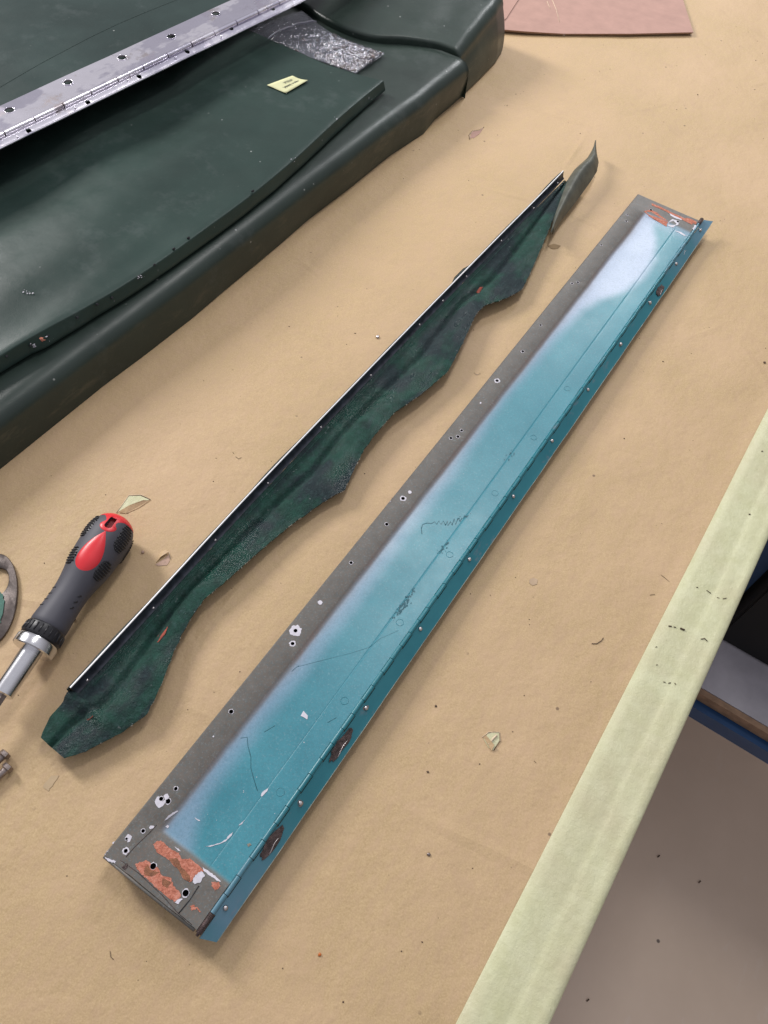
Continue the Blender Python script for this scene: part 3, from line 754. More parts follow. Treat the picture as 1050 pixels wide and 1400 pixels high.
# connecting tabs between barrel and leaf on every other knuckle
me_t = None
y = 0.0020; i = 0
while y < 0.823:
    if i % 2 == 0:
        if me_t is None:
            q = prism('knuckle_tab', [(0, 0.0002), (0.0019, 0.0002), (0.0019, pitch - 0.0006), (0, pitch - 0.0010)], -0.0006, 0.00005, M['leaf'], leaf); me_t = q.data
        else:
            q = bpy.data.objects.new('knuckle_tab', me_t); COL.objects.link(q); q.parent = leaf
        q.location = (bx + 0.0008, y, ZP - 0.00172); q.rotation_euler = (0, math.radians(26), 0)
    y += pitch; i += 1
def leaf_at(u, v):
    p = at(u, v, ZP - 0.005)
    for _ in range(6):
        s = (p.x - leaf_x0) / (leaf_x1 - leaf_x0); s = min(0.8, max(0.3, s)); z = leaf_pt(s, p.y).z; p = at(u, v, z)
    return p, s
ln = Vector((leaf_z0 - leaf_z1, 0, leaf_x1 - leaf_x0)).normalized()
for (u, v) in [(308, 1241), (410.5, 1098), (500, 968), (574, 860), (641, 765), (701, 679), (754, 603), (803, 533), (848, 471), (888, 414), (924, 361), (957, 315)]:
    p, s = leaf_at(u, v)
    rr = 0.0017
    vs, fs = lathe_vf((0, 0, 0), ln, [(-0.0012, rr * .9), (0.0006, rr), (0.0016, rr * .85), (0.0021, rr * .4), (0.0022, 0.0001)], 12)
    q = autosmooth(fixn(mk('rivet', [p + Vector(w_) for w_ in vs], fs, M['steel'], leaf)), 50)
    wpts = []
    for k in range(12):
        a = 2 * math.pi * k / 12; e = 0.0024 * (1 + 0.25 * math.sin(k * 5.1 + u)); t_ = Vector((ln.z, 0, -ln.x))
        wpts.append(p + t_ * math.cos(a) * e * .7 + Vector((0, 1, 0)) * math.sin(a) * e + ln * 0.00025)
    sheet('rivet_scuff', wpts, 0.0004, M['dull'], leaf)
for k, (u, v, l_) in enumerate([(372, 1151, 0.0115), (466, 1018, 0.0135), (934, 343, 0.008), (902, 397, 0.009), (290, 1225, 0.006)]):
    p, s = leaf_at(u, v); t_ = Vector((ln.z, 0, -ln.x)); pts = []; rn = random.Random(k)
    for q in range(20):
        a = 2 * math.pi * q / 20; e = 1 + rn.uniform(-.15, .15)
        pts.append(p + t_ * (math.cos(a) * 0.0034 * e) + Vector((0, 1, 0)) * (math.sin(a) * l_ * e) + ln * 0.0008)
    sheet('burn_mark', pts, 0.0012, M['burn'], leaf)
    pts = [p + t_ * (0.0022 + 0.0007 * math.cos(a_ * .9)) + Vector((0, 1, 0)) * (a_ - 3) * l_ * .2 + ln * 0.0009 for a_ in range(6)]
    tube('bright_scrape', pts, 0.0003, M['steel'], leaf, 5)
# ------------------------------------------------------------------ green strip with metal rail
st = empty('vinyl_trim_strip', (-0.225, 0.42, 0), 'dark green vinyl strip with ragged wavy edge and metal rail, left of teal panel', 'trim strip')
RX = [(-1, -0.2540), (0.054, -0.2535), (0.26, -0.2553), (0.465, -0.2530), (0.65, -0.2495), (0.8076, -0.2462), (2, -0.24)]
ZR = 0.020
def rx(y): return smooth_interp(RX, y)
RY0, RY1 = 0.0545, 0.8080
def railf(pr):
    def f(i, j):
        y = lerp(RY0, RY1, i); p = pr[int(round(j * (len(pr) - 1)))]
        return Vector((rx(y) + p[0], y, ZR + p[1]))
    return f
pr = [(0.0003, 0.0), (0.0005, 0.0007), (0.0013, 0.0008), (0.0016, 0.0003)]
o = mk('bright_edge', *solid_grid(60, 3, railf(pr), 0.0008), M['edge'], st); autosmooth(fixn(o), 60)
pr = [(0.0018, 0.0002), (0.0022, -0.0030), (0.0029, -0.0060), (0.0040, -0.0074), (0.0048, -0.0077)]
o = mk('rail_face', *solid_grid(60, 4, railf(pr), 0.0009), M['rail'], st, True); autosmooth(fixn(o), 60); rail_face = o
pr = [(-0.0002, 0.0004), (-0.0022, -0.002), (-0.003, -0.008), (-0.002, -0.0195)]
def wrapf(i, j):
    y = lerp(RY0 - 0.002, RY1 - 0.004, i); p = pr[int(round(j * 3))]
    k = 0.55 + 0.9 * max(0, nz(y * 16, 2.2)) + (1.1 if 0.575 < y < 0.60 else 0)
    return Vector((rx(y) + p[0] * k, y, ZR + p[1]))
o = mk('wrapped_vinyl', *solid_grid(90, 3, wrapf, 0.0010), M['blackv'], st, True); fixn(o)
RIGHT = [(85, 1035), (115, 1026), (157, 1005), (200, 977), (220, 937), (240, 883), (257, 850), (277, 820), (317, 787), (350, 757), (394, 718), (441, 684), (472, 668), (483, 644), (497, 617), (514, 594),
         (540, 564), (578, 537), (613, 507), (632, 472), (651, 430), (662, 418), (693, 406), (714, 394), (727, 368), (747, 323), (758, 296), (770, 268), (778, 250)]
def edge_z(y): return 0.0130 + 0.0045 * nz(y * 11, 4.4) + 0.003 * max(0, 1 - abs(y - 0.05) / 0.05) * -1
RW = sorted([(lambda q: (q.y, q.x))(at(u, v, 0.013)) for u, v in RIGHT])
y_min = 0.0195
def xr(y): return interp(RW, y) + 0.0007 * nz(y * 150, 1.1) + 0.0007 * nz(y * 420, 2.1)
LEFTW = [(0.0195, -0.2475), (0.024, -0.2500), (0.034, -0.2535), (0.045, -0.2535), (0.0500, -0.2540), (0.0545, -0.2535), (0.056, -0.2491), (0.26, -0.2508), (0.465, -0.2485), (0.65, -0.2450), (0.82, -0.240)]
def xl(y): return interp(LEFTW, y)
YE = 0.806
def vz(s, x, y):
    zl = 0.0118 if y > 0.056 else 0.010 + 0.006 * max(0, min(1, (y - 0.045) / 0.006))
    zr_ = edge_z(y)
    crease = -0.0040 * math.exp(-((s - 0.40) / 0.07) ** 2)
    z = lerp(zl, zr_, s ** 1.4) + crease + 0.0016 * math.sin(math.pi * s) * nz(y * 14, 7 + s)
    z += 0.0020 * math.sin(math.pi * max(0, (s - 0.45) / 0.55)) * (0.6 + nz(y * 9, 3.3))
    if y < 0.05: z += 0.0008
    z += 0.0006 * nz(x * 160, y * 160)
    return z
def vf(i, j):
    y = lerp(y_min, YE, i); a, c = xl(y), xr(y)
    x = lerp(a, c, j)
    yy = y - (0.0012 * (j if j < .8 else .8) * (1 - i * 40) if i < 0.025 else 0)
    return Vector((x, yy, max(0.0018, vz(j, x, y))))
o = mk('vinyl_flap', *solid_grid(300, 26, vf, 0.0013), M['back'], st, True); flap = autosmooth(fixn(o), 60)
# frayed light thread dots along the edge
rn = random.Random(3); L = []
for k in range(210):
    y = rn.uniform(0.03, 0.76); x = xr(y); z = vz(1, x, y); l_ = rn.uniform(0.0004, 0.0016)
    d = Vector((rn.uniform(-0.6, 0.8), rn.uniform(-1, 1), rn.uniform(-.2, .4))).normalized()
    p = Vector((x + 0.0001, y, z - 0.0003)); L.append(tube_vf([p - d * l_ * .5, p + d * l_ * .5], rn.uniform(0.00022, 0.00042), 4))
V_, F_ = join_vf(L); o = mk('frayed_threads', V_, F_, M['fray'], st); o['kind'] = 'stuff'
for (u, v) in [(117, 928), (207, 829), (290, 735), (363, 658), (436, 582), (504, 511), (571, 442), (606, 411), (635, 376), (684, 328), (728, 283), (763, 250)]:
    p = at(u, v, ZR - 0.006)
    p = Vector((rx(p.y) + 0.0034, p.y, ZR - 0.0066))
    nv = Vector((0.7, 0, 0.72)).normalized()
    vs, fs = lathe_vf(p - nv * 0.001, nv, [(0, 0.0011), (0.0014, 0.0011), (0.0018, 0.0006), (0.0019, 0.0001)], 10)
    autosmooth(fixn(mk('screw', vs, fs, M['steel'], st)), 50)
# faint pale line left by the rail
tube('stitch_line', [Vector((rx(y) + 0.0088 + 0.0003 * nz(y * 40, 1), y, vz(0.05, 0, y) + 0.0007)) for y in [RY0 + 0.01 + k * 0.012 for k in range(61)]], 0.00016, M['teal_chip'], st, 4)
# red paint smear pieces
for k, pts in enumerate([[(211, 880), (216, 870), (224, 860), (230, 857), (226, 867), (217, 878)], [(117, 985), (123, 977), (128, 972), (127, 980), (121, 985)], [(651, 400), (656, 393), (660, 393), (655, 402)]]):
    W = []
    for q in pts:
        p = at(*q, z=0.009); s_ = (p.x - xl(p.y)) / (xr(p.y) - xl(p.y)); p = at(*q, z=vz(s_, p.x, p.y)); p.z += 0.0007; W.append(p)
    sheet('red_paint_smear', W, 0.0008, basic('red_smear', (0.26, 0.045, 0.025), 0.7, 0, 0.5, 300, 0.6), st)
# curled-over end
Lp = [(752, 320), (758, 296), (768, 268), (776, 247), (784, 235), (795, 225), (803, 217), (810, 205)]
Rp = [(757, 318), (768, 300), (782, 283), (797, 264), (808, 249), (815, 238), (817, 226), (811.5, 204)]
def cf(i, j):
    t = i * (len(Lp) - 1); k = min(int(t), len(Lp) - 2); f_ = t - k
    a = at(lerp(Lp[k][0], Lp[k + 1][0], f_), lerp(Lp[k][1], Lp[k + 1][1], f_), 0.016); c = at(lerp(Rp[k][0], Rp[k + 1][0], f_), lerp(Rp[k][1], Rp[k + 1][1], f_), 0.008)
    p = a.lerp(c, j); wd = (a - c).length
    p.z = lerp(0.0165, 0.004 + 0.008 * i, j) + wd * 0.55 * math.sin(math.pi * (j * .9 + .05)) + 0.0006 * nz(p.x * 120, p.y * 80)
    return p
o = mk('curled_tip', *solid_grid(48, 14, cf, 0.0012), M['olive'], st, True); autosmooth(fixn(o), 60)

# ------------------------------------------------------------------ green upholstered slab and its bolster
seat = empty('upholstered_door_card', (-0.9, 0.5, 0), 'thick padded base piece in dark green vinyl with a raised bolster end, top left', 'upholstery')
FB = sorted([(lambda q: (q.y, q.x))(at(u, v, 0.0)) for u, v in [(0, 642), (76, 581), (141, 528), (198, 486), (263, 435), (305, 399), (381, 336), (422, 300), (476, 259), (533, 213), (579, 183), (594, 164), (628, 135)]])
FT = sorted([(lambda q: (q.y, q.x))(at(u, v, 0.045)) for u, v in [(0, 548), (114, 471), (160, 437), (229, 391), (290, 338), (350, 296), (400, 258), (445, 202), (502, 168), (560, 130), (617, 95), (632, 82)]])
def slab_x(y, z):
    b_ = interp(FB, y); 
    t_ = lerp(-0.459, -0.436, (y - 0.19) / 0.68) + 0.010
    return lerp(b_, t_, min(1, z / 0.045)) + 0.0015 * math.sin(math.pi * min(1, z / 0.045))
ysl = lambda i: lerp(-0.25, 0.897, i)
PRF = []
for k in range(8): PRF.append(('f', k / 7 * 0.030))
R0 = 0.014
def slabf(i, j):
    y = ysl(i); q = j * 31
    if q <= 8:
        z = 0.031 * q / 8; return Vector((slab_x(y, z) , y, z))
    elif q <= 18:
        a = (q - 8) / 10 * math.pi / 2; xx = slab_x(y, 0.031); return Vector((xx - 0.017 * (1 - math.cos(a)) , y, 0.031 + R0 * math.sin(a) + 0.0002 * nz(y * 40, 1)))
    else:
        t = (q - 18) / 13; xx = slab_x(y, 0.031) - 0.017; x = lerp(xx, -1.35, t ** 1.6)
        return Vector((x, y, 0.045 + 0.0022 * nz(x * 7, y * 6) * min(1, t * 4)))
vs, fs = grid(170, 31, slabf)
# close far end
W = 32; k = len(vs); base = 170 * W
vs += [Vector((v.x, v.y + 0.001, -0.001)) for v in vs[base:base + W]]
for j in range(W - 1): fs.append((base + j, base + j + 1, k + j + 1, k + j))
o = mk('padded_base', vs, fs, M['vinyl'], seat, True)
FY = [(-1.4, 0.872), (-0.80, 0.870), (-0.67, 0.864), (-0.603, 0.850), (-0.549, 0.854), (-0.504, 0.882), (-0.4725, 0.896), (-0.44, 0.8985), (-0.40, 0.8985)]
NV, NU = 60, 90
def bol(i, j):
    q = i * NV; u = j * NU
    if q <= 3: vv, hz = 0.0, lerp(0.030, 0.0485, q / 3)
    elif q <= 9:
        a = (q - 3) / 6 * math.pi / 2; vv, hz = 0.028 * (1 - math.cos(a)), 0.0485 + 0.0045 * math.sin(a)
    elif q <= 48:
        t = (q - 9) / 39; vv = lerp(0.028, 0.90, t); hz = 0.053 + 0.0150 * (1 - (1 - t) ** 1.9)
    else:
        a = (q - 48) / 12 * math.pi / 2; vv, hz = 0.90 + 0.10 * math.sin(a), 0.068 - 0.068 * (1 - math.cos(a)) ** 1.6
    xw = interp([(0, -0.4300), (0.3, -0.4325), (0.7, -0.4370), (0.9, -0.4430), (1.0, -0.4600)], vv)
    R_ = min(0.014, hz * 0.5)
    if u <= 8:
        t = u / 8; x = xw - 0.010 * t ** 1.4 + 0.0022 * math.sin(math.pi * t); z = lerp(0, hz - R_, t)
    elif u <= 20:
        a = (u - 8) / 12 * math.pi / 2; x = xw - 0.010 - R_ * (1 - math.cos(a)); z = hz - R_ + R_ * math.sin(a)
    else:
        t = (u - 20) / (NU - 20); x = lerp(xw - 0.010 - R_, -1.35, t ** 1.4); z = hz + 0.0020 * min(1, t * 6) * (0.3 + nz(x * 11, vv * 1.3)) * (1 if q < 50 else 0)
    yf = smooth_interp(FY, x)
    return Vector((x, yf + vv * (1.043 - yf), z + 0.0008 * nz(x * 40, vv * 5, z * 30)))
mk('raised_bolster', *grid(NV, NU, bol), M['vinyl'], seat, True)

board = empty('vinyl_covered_board', (-0.58, 0.35, 0.046), 'thin board wrapped in dark green vinyl with nail holes, lying on the padded base', 'board')
BE0 = sorted([(lambda q: (q.y, q.x))(at(u, v, 0.060)) for u, v in [(0, 479), (61, 452), (114, 425), (160, 397), (216, 358), (267, 322), (316, 288), (366, 251), (422, 198), (460, 164), (483, 141), (502, 126), (521, 110)]])
BE = [(y_ / 100, sum(interp(BE0, y_ / 100 + d_) for d_ in (-.06, -.03, 0, .03, .06)) / 5) for y_ in range(-30, 90, 4)]
BB = sorted([(lambda q: (q.y, q.x))(at(u, v, 0.049)) for u, v in [(0, 500), (61, 475), (114, 443), (160, 412), (225, 361), (259, 335), (301, 300), (358, 267), (424, 208), (465, 170), (500, 140), (522, 122)]])
def bz_(x, y):
    z = 0.060
    z += 0.0036 * math.exp(-((x + 0.535 + 0.02 * (y - .3)) / 0.026) ** 2) * (1 - min(1, max(0, (y - 0.50) / 0.15)))
    z -= 0.0075 * max(0, min(1, (-0.555 - x) / 0.06)) * min(1, max(0, (0.74 - y) / 0.12))
    z += 0.0022 * nz(x * 13 + y * 5, y * 7)
    z += 0.0026 * math.exp(-((x + 0.585 - 0.22 * (y - 0.35)) / 0.016) ** 2) * math.exp(-((y - 0.36) / 0.13) ** 2)
    z += 0.0016 * math.exp(-((x + 0.500 + 0.10 * (y - 0.45)) / 0.010) ** 2) * math.exp(-((y - 0.40) / 0.15) ** 2)
    z += 0.0012 * math.exp(-((x + 0.52 - 0.5 * (y - 0.62)) / 0.012) ** 2) * math.exp(-((y - 0.62) / 0.05) ** 2)
    z += 0.0030 * math.exp(-((x + 0.60 - 0.3 * (y - 0.45)) / 0.03) ** 2) * math.exp(-((y - 0.47) / 0.07) ** 2)
    return z
def boardf(i, j):
    y = lerp(-0.2, 0.770, i)
    q = j * 36
    xf = smooth_interp(BE, y); xb = max(interp(BB, y), xf + 0.0035)
    endy = 0
    if q <= 4:
        t = q / 4; rg = 0.0012 * nz(y * 34, 4.0) + 0.0006 * nz(y * 110, 2.0); return Vector((lerp(xb - 0.001 + rg, xb + 0.0004 + rg * .6, min(1, t * 3)), y - 0.0, lerp(0.0472 + rg * .8, 0.050, t)))
    zt = bz_(xf, y)
    if q <= 8:
        t = (q - 4) / 4; return Vector((lerp(xb + 0.0004, xf + 0.0011, t), y, lerp(0.050, zt - 0.0013, t) + 0.0003 * nz(y * 50, t)))
    if q <= 10:
        t = (q - 8) / 2; a = t * math.pi / 2
        return Vector((lerp(xf + 0.0011, xf, 1 - math.cos(a)), y, lerp(zt - 0.0013, zt, math.sin(a))))
    t = (q - 10) / 26; x = lerp(xf, -0.72, t ** 1.15)
    yy = y
    if i > 0.93:
        tgt = interp([(-0.75, 0.752), (-0.646, 0.7565), (-0.545, 0.7545), (-0.50, 0.762), (-0.471, 0.770)], x)
        yy = lerp(y, y + (tgt - 0.770), (i - 0.93) / 0.07)
    return Vector((x, yy, bz_(x, y)))
vs, fs = solid_grid(180, 36, boardf, 0.0035)
cover = mk('vinyl_cover', vs, fs, M['vinyl_top'], board); autosmooth(fixn(cover), 55)
for (u, v) in [(9, 487), (42, 472), (66, 459), (106, 434), (133, 416), (153, 407), (190, 378), (211, 362), (230, 351), (238, 340), (258, 325), (346, 261), (405, 222), (419, 210), (468, 163), (505, 134)]:
    y = at(u, v, 0.054).y; xf = (smooth_interp(BE, y) + interp(BB, y)) / 2 + 0.0018
    p = at_x(u, v, xf)
    nv = Vector((0.8, 0.0, 0.6)); vs, fs = lathe_vf(p - nv * 0.002, nv, [(0, 0.0009), (0.0026, 0.0011), (0.0027, 0.0005)], 9)
    fixn(mk('nail_hole', vs, fs, M['black'], board))
rn = random.Random(11)
for (u, v, n_, mm) in [(36, 399, 9, 'white'), (194, 379, 10, 'white'), (46, 473, 9, 'white'), (58, 464, 6, 'orange'), (155, 413, 4, 'white'), (65, 462, 5, 'white'), (404, 217, 3, 'white'), (506, 136, 5, 'white'), (460, 163, 2, 'white')]:
    L = []
    for k in range(n_):
        uu, vv = u + rn.gauss(0, 3.2), v + rn.gauss(0, 2.0)
        p = at(uu, vv, 0.0625)
        if p.x > smooth_interp(BE, p.y) - 0.001:
            p = at_x(uu, vv, (smooth_interp(BE, p.y) + interp(BB, p.y)) / 2 + 0.0028)
        else: p.z = bz_(p.x, p.y) + 0.0004
        s_ = rn.uniform(0.0004, 0.0011) * (1.6 if mm == 'orange' else 1)
        L.append(([p + Vector((math.cos(q) * s_ * .7, math.sin(q) * s_, 0.0004 + math.cos(q * 2) * s_ * .3)) for q in (0, 1.3, 2.6, 3.9, 5.2)] + [p + Vector((0, 0, 0.0008))], [(0, 1, 5), (1, 2, 5), (2, 3, 5), (3, 4, 5), (4, 0, 5)]))
    V_, F_ = join_vf(L); mk('paint_flakes', V_, F_, M[mm], board)['kind'] = 'stuff'

# note on the board
nc = [at(365, 117, 0.0612), at(400, 104, 0.0612), at(421, 110, 0.0612), at(391, 128, 0.0612)]
def nf(i, j):
    p = nc[0].lerp(nc[1], i).lerp(nc[3].lerp(nc[2], i), j); p.z = bz_(p.x, p.y) + 0.0010 + 0.0012 * (2 * j - 1) ** 2 * (0.5 + 0.5 * i); return p
note = empty('paper_note', nc[0], 'small pale yellow handwritten note lying on the green vinyl board', 'note')
mk('note_sheet', *solid_grid(10, 6, nf, 0.0002), M['note'], note, True)
def npos(i, j):
    p = nf(i, j); p.z += 0.0003; return p
rn = random.Random(2)
for (j0, i0, i1, n_) in ((0.62, 0.22, 0.52, 16), (0.60, 0.58, 0.86, 14), (0.30, 0.45, 0.8, 14)):
    pts = [npos(lerp(i0, i1, k / n_), j0 + (0.09 if k % 2 else -0.07) * rn.uniform(.4, 1.2)) for k in range(n_ + 1)]
    tube('handwriting', pts, 0.00016, M['ink'], note, 4)

# upper padded piece behind the hinge
up = empty('vinyl_pad', (-1.0, 0.4, 0.05), 'flat dark green vinyl pad with a straight seam, behind the chrome hinge', 'pad')
def pad_z(x, y):
    t = max(0, (-0.698 + 0.075 * (y - 0.5) - x) / 0.72) ** (1 / 1.3)
    return 0.084 + 0.0025 * nz(x * 5, y * 4) * min(1, t * 5)
def upf(i, j):
    y = lerp(-0.2, 0.88, i); q = j * 40
    xe = -0.690 + 0.075 * (y - 0.5)
    if q <= 6:
        a = q / 6 * math.pi / 2; x = xe - 0.012 * (1 - math.cos(a)) + 0.004; z = 0.066 + 0.018 * math.sin(a)
    else:
        t = (q - 6) / 34; x = lerp(xe - 0.008, -1.4, t ** 1.3); z = pad_z(x, y)
    return Vector((x, y, z))
vs, fs = grid(120, 40, upf); mk('pad_cover', vs, fs, M['pad'], up, True)
def seam_pt(u, v):
    return at(u, v, 0.0865)
sp_ = [(0, 115), (40, 92), (62, 80), (120, 50), (160, 31), (200, 14), (235, 0), (280, -18)]
P_ = []
for u, v in [(-60, 150)] + sp_:
    p = at(u, v, 0.0865); P_.append(p)
P2 = []
for a_, c_ in zip(P_, P_[1:]):
    for k in range(12):
        q = a_.lerp(c_, k / 12); q.z = pad_z(q.x, q.y) - 0.0002; P2.append(q)
tube('seam', P2, 0.0006, M['pad'], up, 8)
S_SEAM = P_

# ------------------------------------------------------------------ chrome piano hinge on top
hg = empty('piano_hinge', (-0.65, 0.55, 0.085), 'long chrome piano hinge lying across the green vinyl, top left', 'hinge')
ZH = 0.091
def hx(u, v, z): return at(u, v, z)
H_top = [hx(0, 147, ZH), hx(312, 0, ZH)]; H_k = [hx(0, 186, ZH), hx(381, 4, ZH)]; H_b = [hx(0, 209, ZH - 0.003), hx(414, 0, ZH - 0.003)]
dk = (H_k[1] - H_k[0]); dk.z = 0; dk.normalize(); nk = Vector((dk.y, -dk.x, 0))   # to the right
O = H_k[0].copy(); O.z = ZH
def hl(s, w_, z=0.0): return Vector((O.x, O.y, ZH + z)) + dk * s + nk * w_
w_top = (H_top[0] - O).dot(nk), (H_top[1] - O).dot(nk); w_bot = (H_b[0] - O).dot(nk), (H_b[1] - O).dot(nk)
WT = (w_top[0] + w_top[1]) / 2; WB = (w_bot[0] + w_bot[1]) / 2
S0, S1 = -0.16, 0.56
def ubf(i, j):
    s = lerp(S0, S1, i); return hl(s, lerp(-0.0028, WT, j), 0.0004 * nz(s * 14, j * 2))
upper = mk('upper_leaf', *solid_grid(60, 5, ubf, 0.0012), M['chrome'], hg); fixn(upper)
prl = [(0.0026, -0.0012), (0.006, -0.0020), (WB * .68, -0.0036), (WB * .78, -0.0024), (WB * .90, -0.0016), (WB, -0.0020)]
def lbf(i, j):
    s = lerp(S0, S1, i); p = prl[int(round(j * 5))]; return hl(s, p[0], p[1] + 0.0003 * nz(s * 20, 5))
lower = mk('lower_leaf', *solid_grid(90, 5, lbf, 0.0011), M['chrome'], hg); fixn(lower)
def hole_list(P, r, z):
    out = []
    for u, v in P:
        p = at(u, v, ZH + z); out.append(cyl_z(p.x, p.y, ZH - 0.012, ZH + 0.010, r, 16))
    return out
cut_holes(upper, hole_list([(13, 151), (93, 113), (167, 79), (234, 50), (295, 19)], 0.0047, 0)); autosmooth(upper, 35)
cut_holes(lower, hole_list([(39, 178), (120, 139), (190, 104), (256, 71), (316, 40), (373, 13)], 0.0027, -0.002)); autosmooth(lower, 50)
for u, v in [(13, 151), (93, 113), (167, 79), (234, 50), (295, 19)]:
    p = at(u, v, ZH); tube('countersink_rim', [(p.x + 0.0050 * math.cos(k * .314), p.y + 0.0050 * math.sin(k * .314), ZH + 0.0003) for k in range(20)], 0.0005, M['chrome'], hg, 6, True)
    lathe('hole_dark_disc', (p.x, p.y, ZH - 0.0052), (0, 0, 1), [(0, 0.0052), (0.0004, 0.0052)], M['dirt_shade'], hg, 16)  # dark disc added below each hole so that it reads dark
me_hk = None
def s_of(u, v): return (at(u, v, ZH) - O).dot(dk)
js = [s_of(*p) for p in [(4, 182), (51, 162), (91, 143), (128, 124), (164, 107), (198, 90), (231, 73), (263, 58), (293, 42), (322, 27), (350, 15), (377, 3)]]
pk = (js[-1] - js[0]) / (len(js) - 1)
s = js[0] - pk * 4
while s < S1 - pk:
    if me_hk is None:
        vs, fs = lathe_vf((0, 0, 0), dk, [(0, 0.0018), (0.0003, 0.0030), (pk - 0.0012, 0.0030), (pk - 0.0009, 0.0018)], 16)
        q = autosmooth(fixn(mk('knuckle', vs, fs, M['chrome'], hg)), 40); me_hk = q.data
    else:
        q = bpy.data.objects.new('knuckle', me_hk); COL.objects.link(q); q.parent = hg
    q.location = hl(s, 0, 0.0004); s += pk
tube('hinge_pin', [hl(S0, 0, 0.0004), hl(S1, 0, 0.0004)], 0.0016, M['dull'], hg, 8)
for k, (u, v) in enumerate([(24, 187), (103, 148), (175, 110), (240, 79), (303, 50)]):
    p = at(u, v, ZH - 0.0012); vs, fs = lathe_vf(p, (0, 0, 1), [(-0.001, 0.0011), (0.0006, 0.0011), (0.0011, 0.0005), (0.0012, 0.0001)], 9); autosmooth(fixn(mk('rivet', vs, fs, M['chrome'], hg)), 50)

# ------------------------------------------------------------------ plastic bag of staples and screws
bag = empty('plastic_bag', (-0.56, 0.79, 0.046), 'clear zip plastic bag holding loose screws, between the green board and bolster', 'bag')
bc = [at(335, 34, 0.060), at(414, 2, 0.064), at(527, 71, 0.050), at(487, 98, 0.050)]
def bagf(top):
    def f(i, j):
        a = bc[0].lerp(bc[3], i); c = bc[1].lerp(bc[2], i); p = a.lerp(c, j)
        bulge = math.sin(math.pi * j) ** 0.7 * (0.002 + 0.007 * math.sin(math.pi * min(1, i * 1.02)) * (0.3 + i))
        zb = lerp(0.052, 0.0475, min(1, i * 2))
        p += Vector((0, -0.010 * math.sin(math.pi * i) * j, 0))
        wr = 0.0030 * nz(i * 9, j * 4, 1.5) + 0.0018 * nz(i * 22 + j * 8, j * 17) + 0.0008 * nz(i * 50, j * 40)
        p.z = zb + 0.0006 + (bulge + abs(wr) * 1.3 * math.sin(math.pi * min(1, max(0, j))) ** .4 if top else 0)
        return p
    return f
mk('bag_front_film', *grid(70, 40, bagf(True)), M['film'], bag, True)
mk('bag_back_film', *grid(10, 6, bagf(False)), M['film'], bag, True)
zp = [bagf(True)(0.20, j / 12) + Vector((0, 0, 0.0007)) for j in range(13)]
tube('zip_strip', zp, 0.0008, basic('pale_plastic', (0.45, 0.45, 0.52), 0.3), bag, 6)
rn = random.Random(9); Ls = []; Lb = []
for k in range(190):
    i = 1 - abs(rn.gauss(0, 0.24)); j = rn.random()
    if not 0.35 < i < 0.985: continue
    j = min(0.95, max(0.05, j)); p = bagf(False)(i, j); p.z += rn.uniform(0.001, 0.0045) * math.sin(math.pi * j)
    a = rn.uniform(0, 6.28); d = Vector((math.cos(a), math.sin(a), rn.uniform(-.25, .35))).normalized(); l_ = rn.uniform(0.003, 0.007)
    vf_ = tube_vf([p - d * l_ * .5, p + d * l_ * .3, p + d * l_ * .36, p + d * l_ * .5], [0.0007, 0.0009, 0.0019, 0.0017], 6)
    (Ls if k % 2 else Lb).append(vf_)
o = tag(mk('loose_screws', *join_vf(Ls), M['steel'], None), 'heap of small loose screws inside the clear plastic bag', 'screws', kind='stuff')
mk('brown_screws', *join_vf(Lb), M['dull'], o)['kind'] = 'stuff'

# ------------------------------------------------------------------ screwdriver
sd = empty('ratchet_screwdriver', (-0.31, 0.12, 0), 'stubby ratchet screwdriver with grey and red rubber grip and chrome collar, at left', 'screwdriver')
ZS = 0.0178
pA = at(64.5, 859, ZS); pB = at(166, 709, ZS)
ax = (pB - pA); LG = ax.length; ax.normalize()
mid = (pA + pB) / 2; cd = Vector((0, 0, HC)) - mid; wv = (cd - ax * cd.dot(ax)).normalized(); rv = wv.cross(ax)   # check handedness below
if (rv.x) < 0: rv = -rv
GP = [(0, 13.0), (0.02, 13.6), (0.06, 13.5), (0.14, 13.0), (0.22, 12.7), (0.30, 12.8), (0.38, 13.6), (0.46, 15.0), (0.52, 16.2), (0.60, 17.0), (0.70, 17.6), (0.80, 17.7), (0.87, 16.8), (0.92, 15.0), (0.955, 12.4), (0.98, 9.0), (0.993, 5.2), (1.0, 0.15)]
def gr(t, th):
    r = smooth_interp(GP, t) / 1000
    r *= 1 + 0.02 * math.cos(3 * th)
    d2 = ((t - 0.236) / 0.085) ** 2 + ((th + 0.55) / 0.42) ** 2
    r -= 0.0011 * (1 / (1 + math.exp(min(60, (d2 - 1) * 6))))
    return r
def gp(t, th, off=0.0): return pA + ax * (t * LG) + (wv * math.cos(th) + rv * math.sin(th)) * (gr(t, th) + off)
NT, NA = 90, 56
tt = [1 - (1 - k / NT) ** 1.35 for k in range(NT + 1)]
vs = [gp(t, 2 * math.pi * k / NA) for t in tt for k in range(NA)]
fs = [(i * NA + k, i * NA + (k + 1) % NA, (i + 1) * NA + (k + 1) % NA, (i + 1) * NA + k) for i in range(NT) for k in range(NA)]
fs += [tuple(reversed(range(NA))), tuple(range(NT * NA, NT * NA + NA))]
grip = fixn(mk('handle_grip', vs, fs, M['grip'], sd))
SL_T, SL_TH = 0.868, -0.30
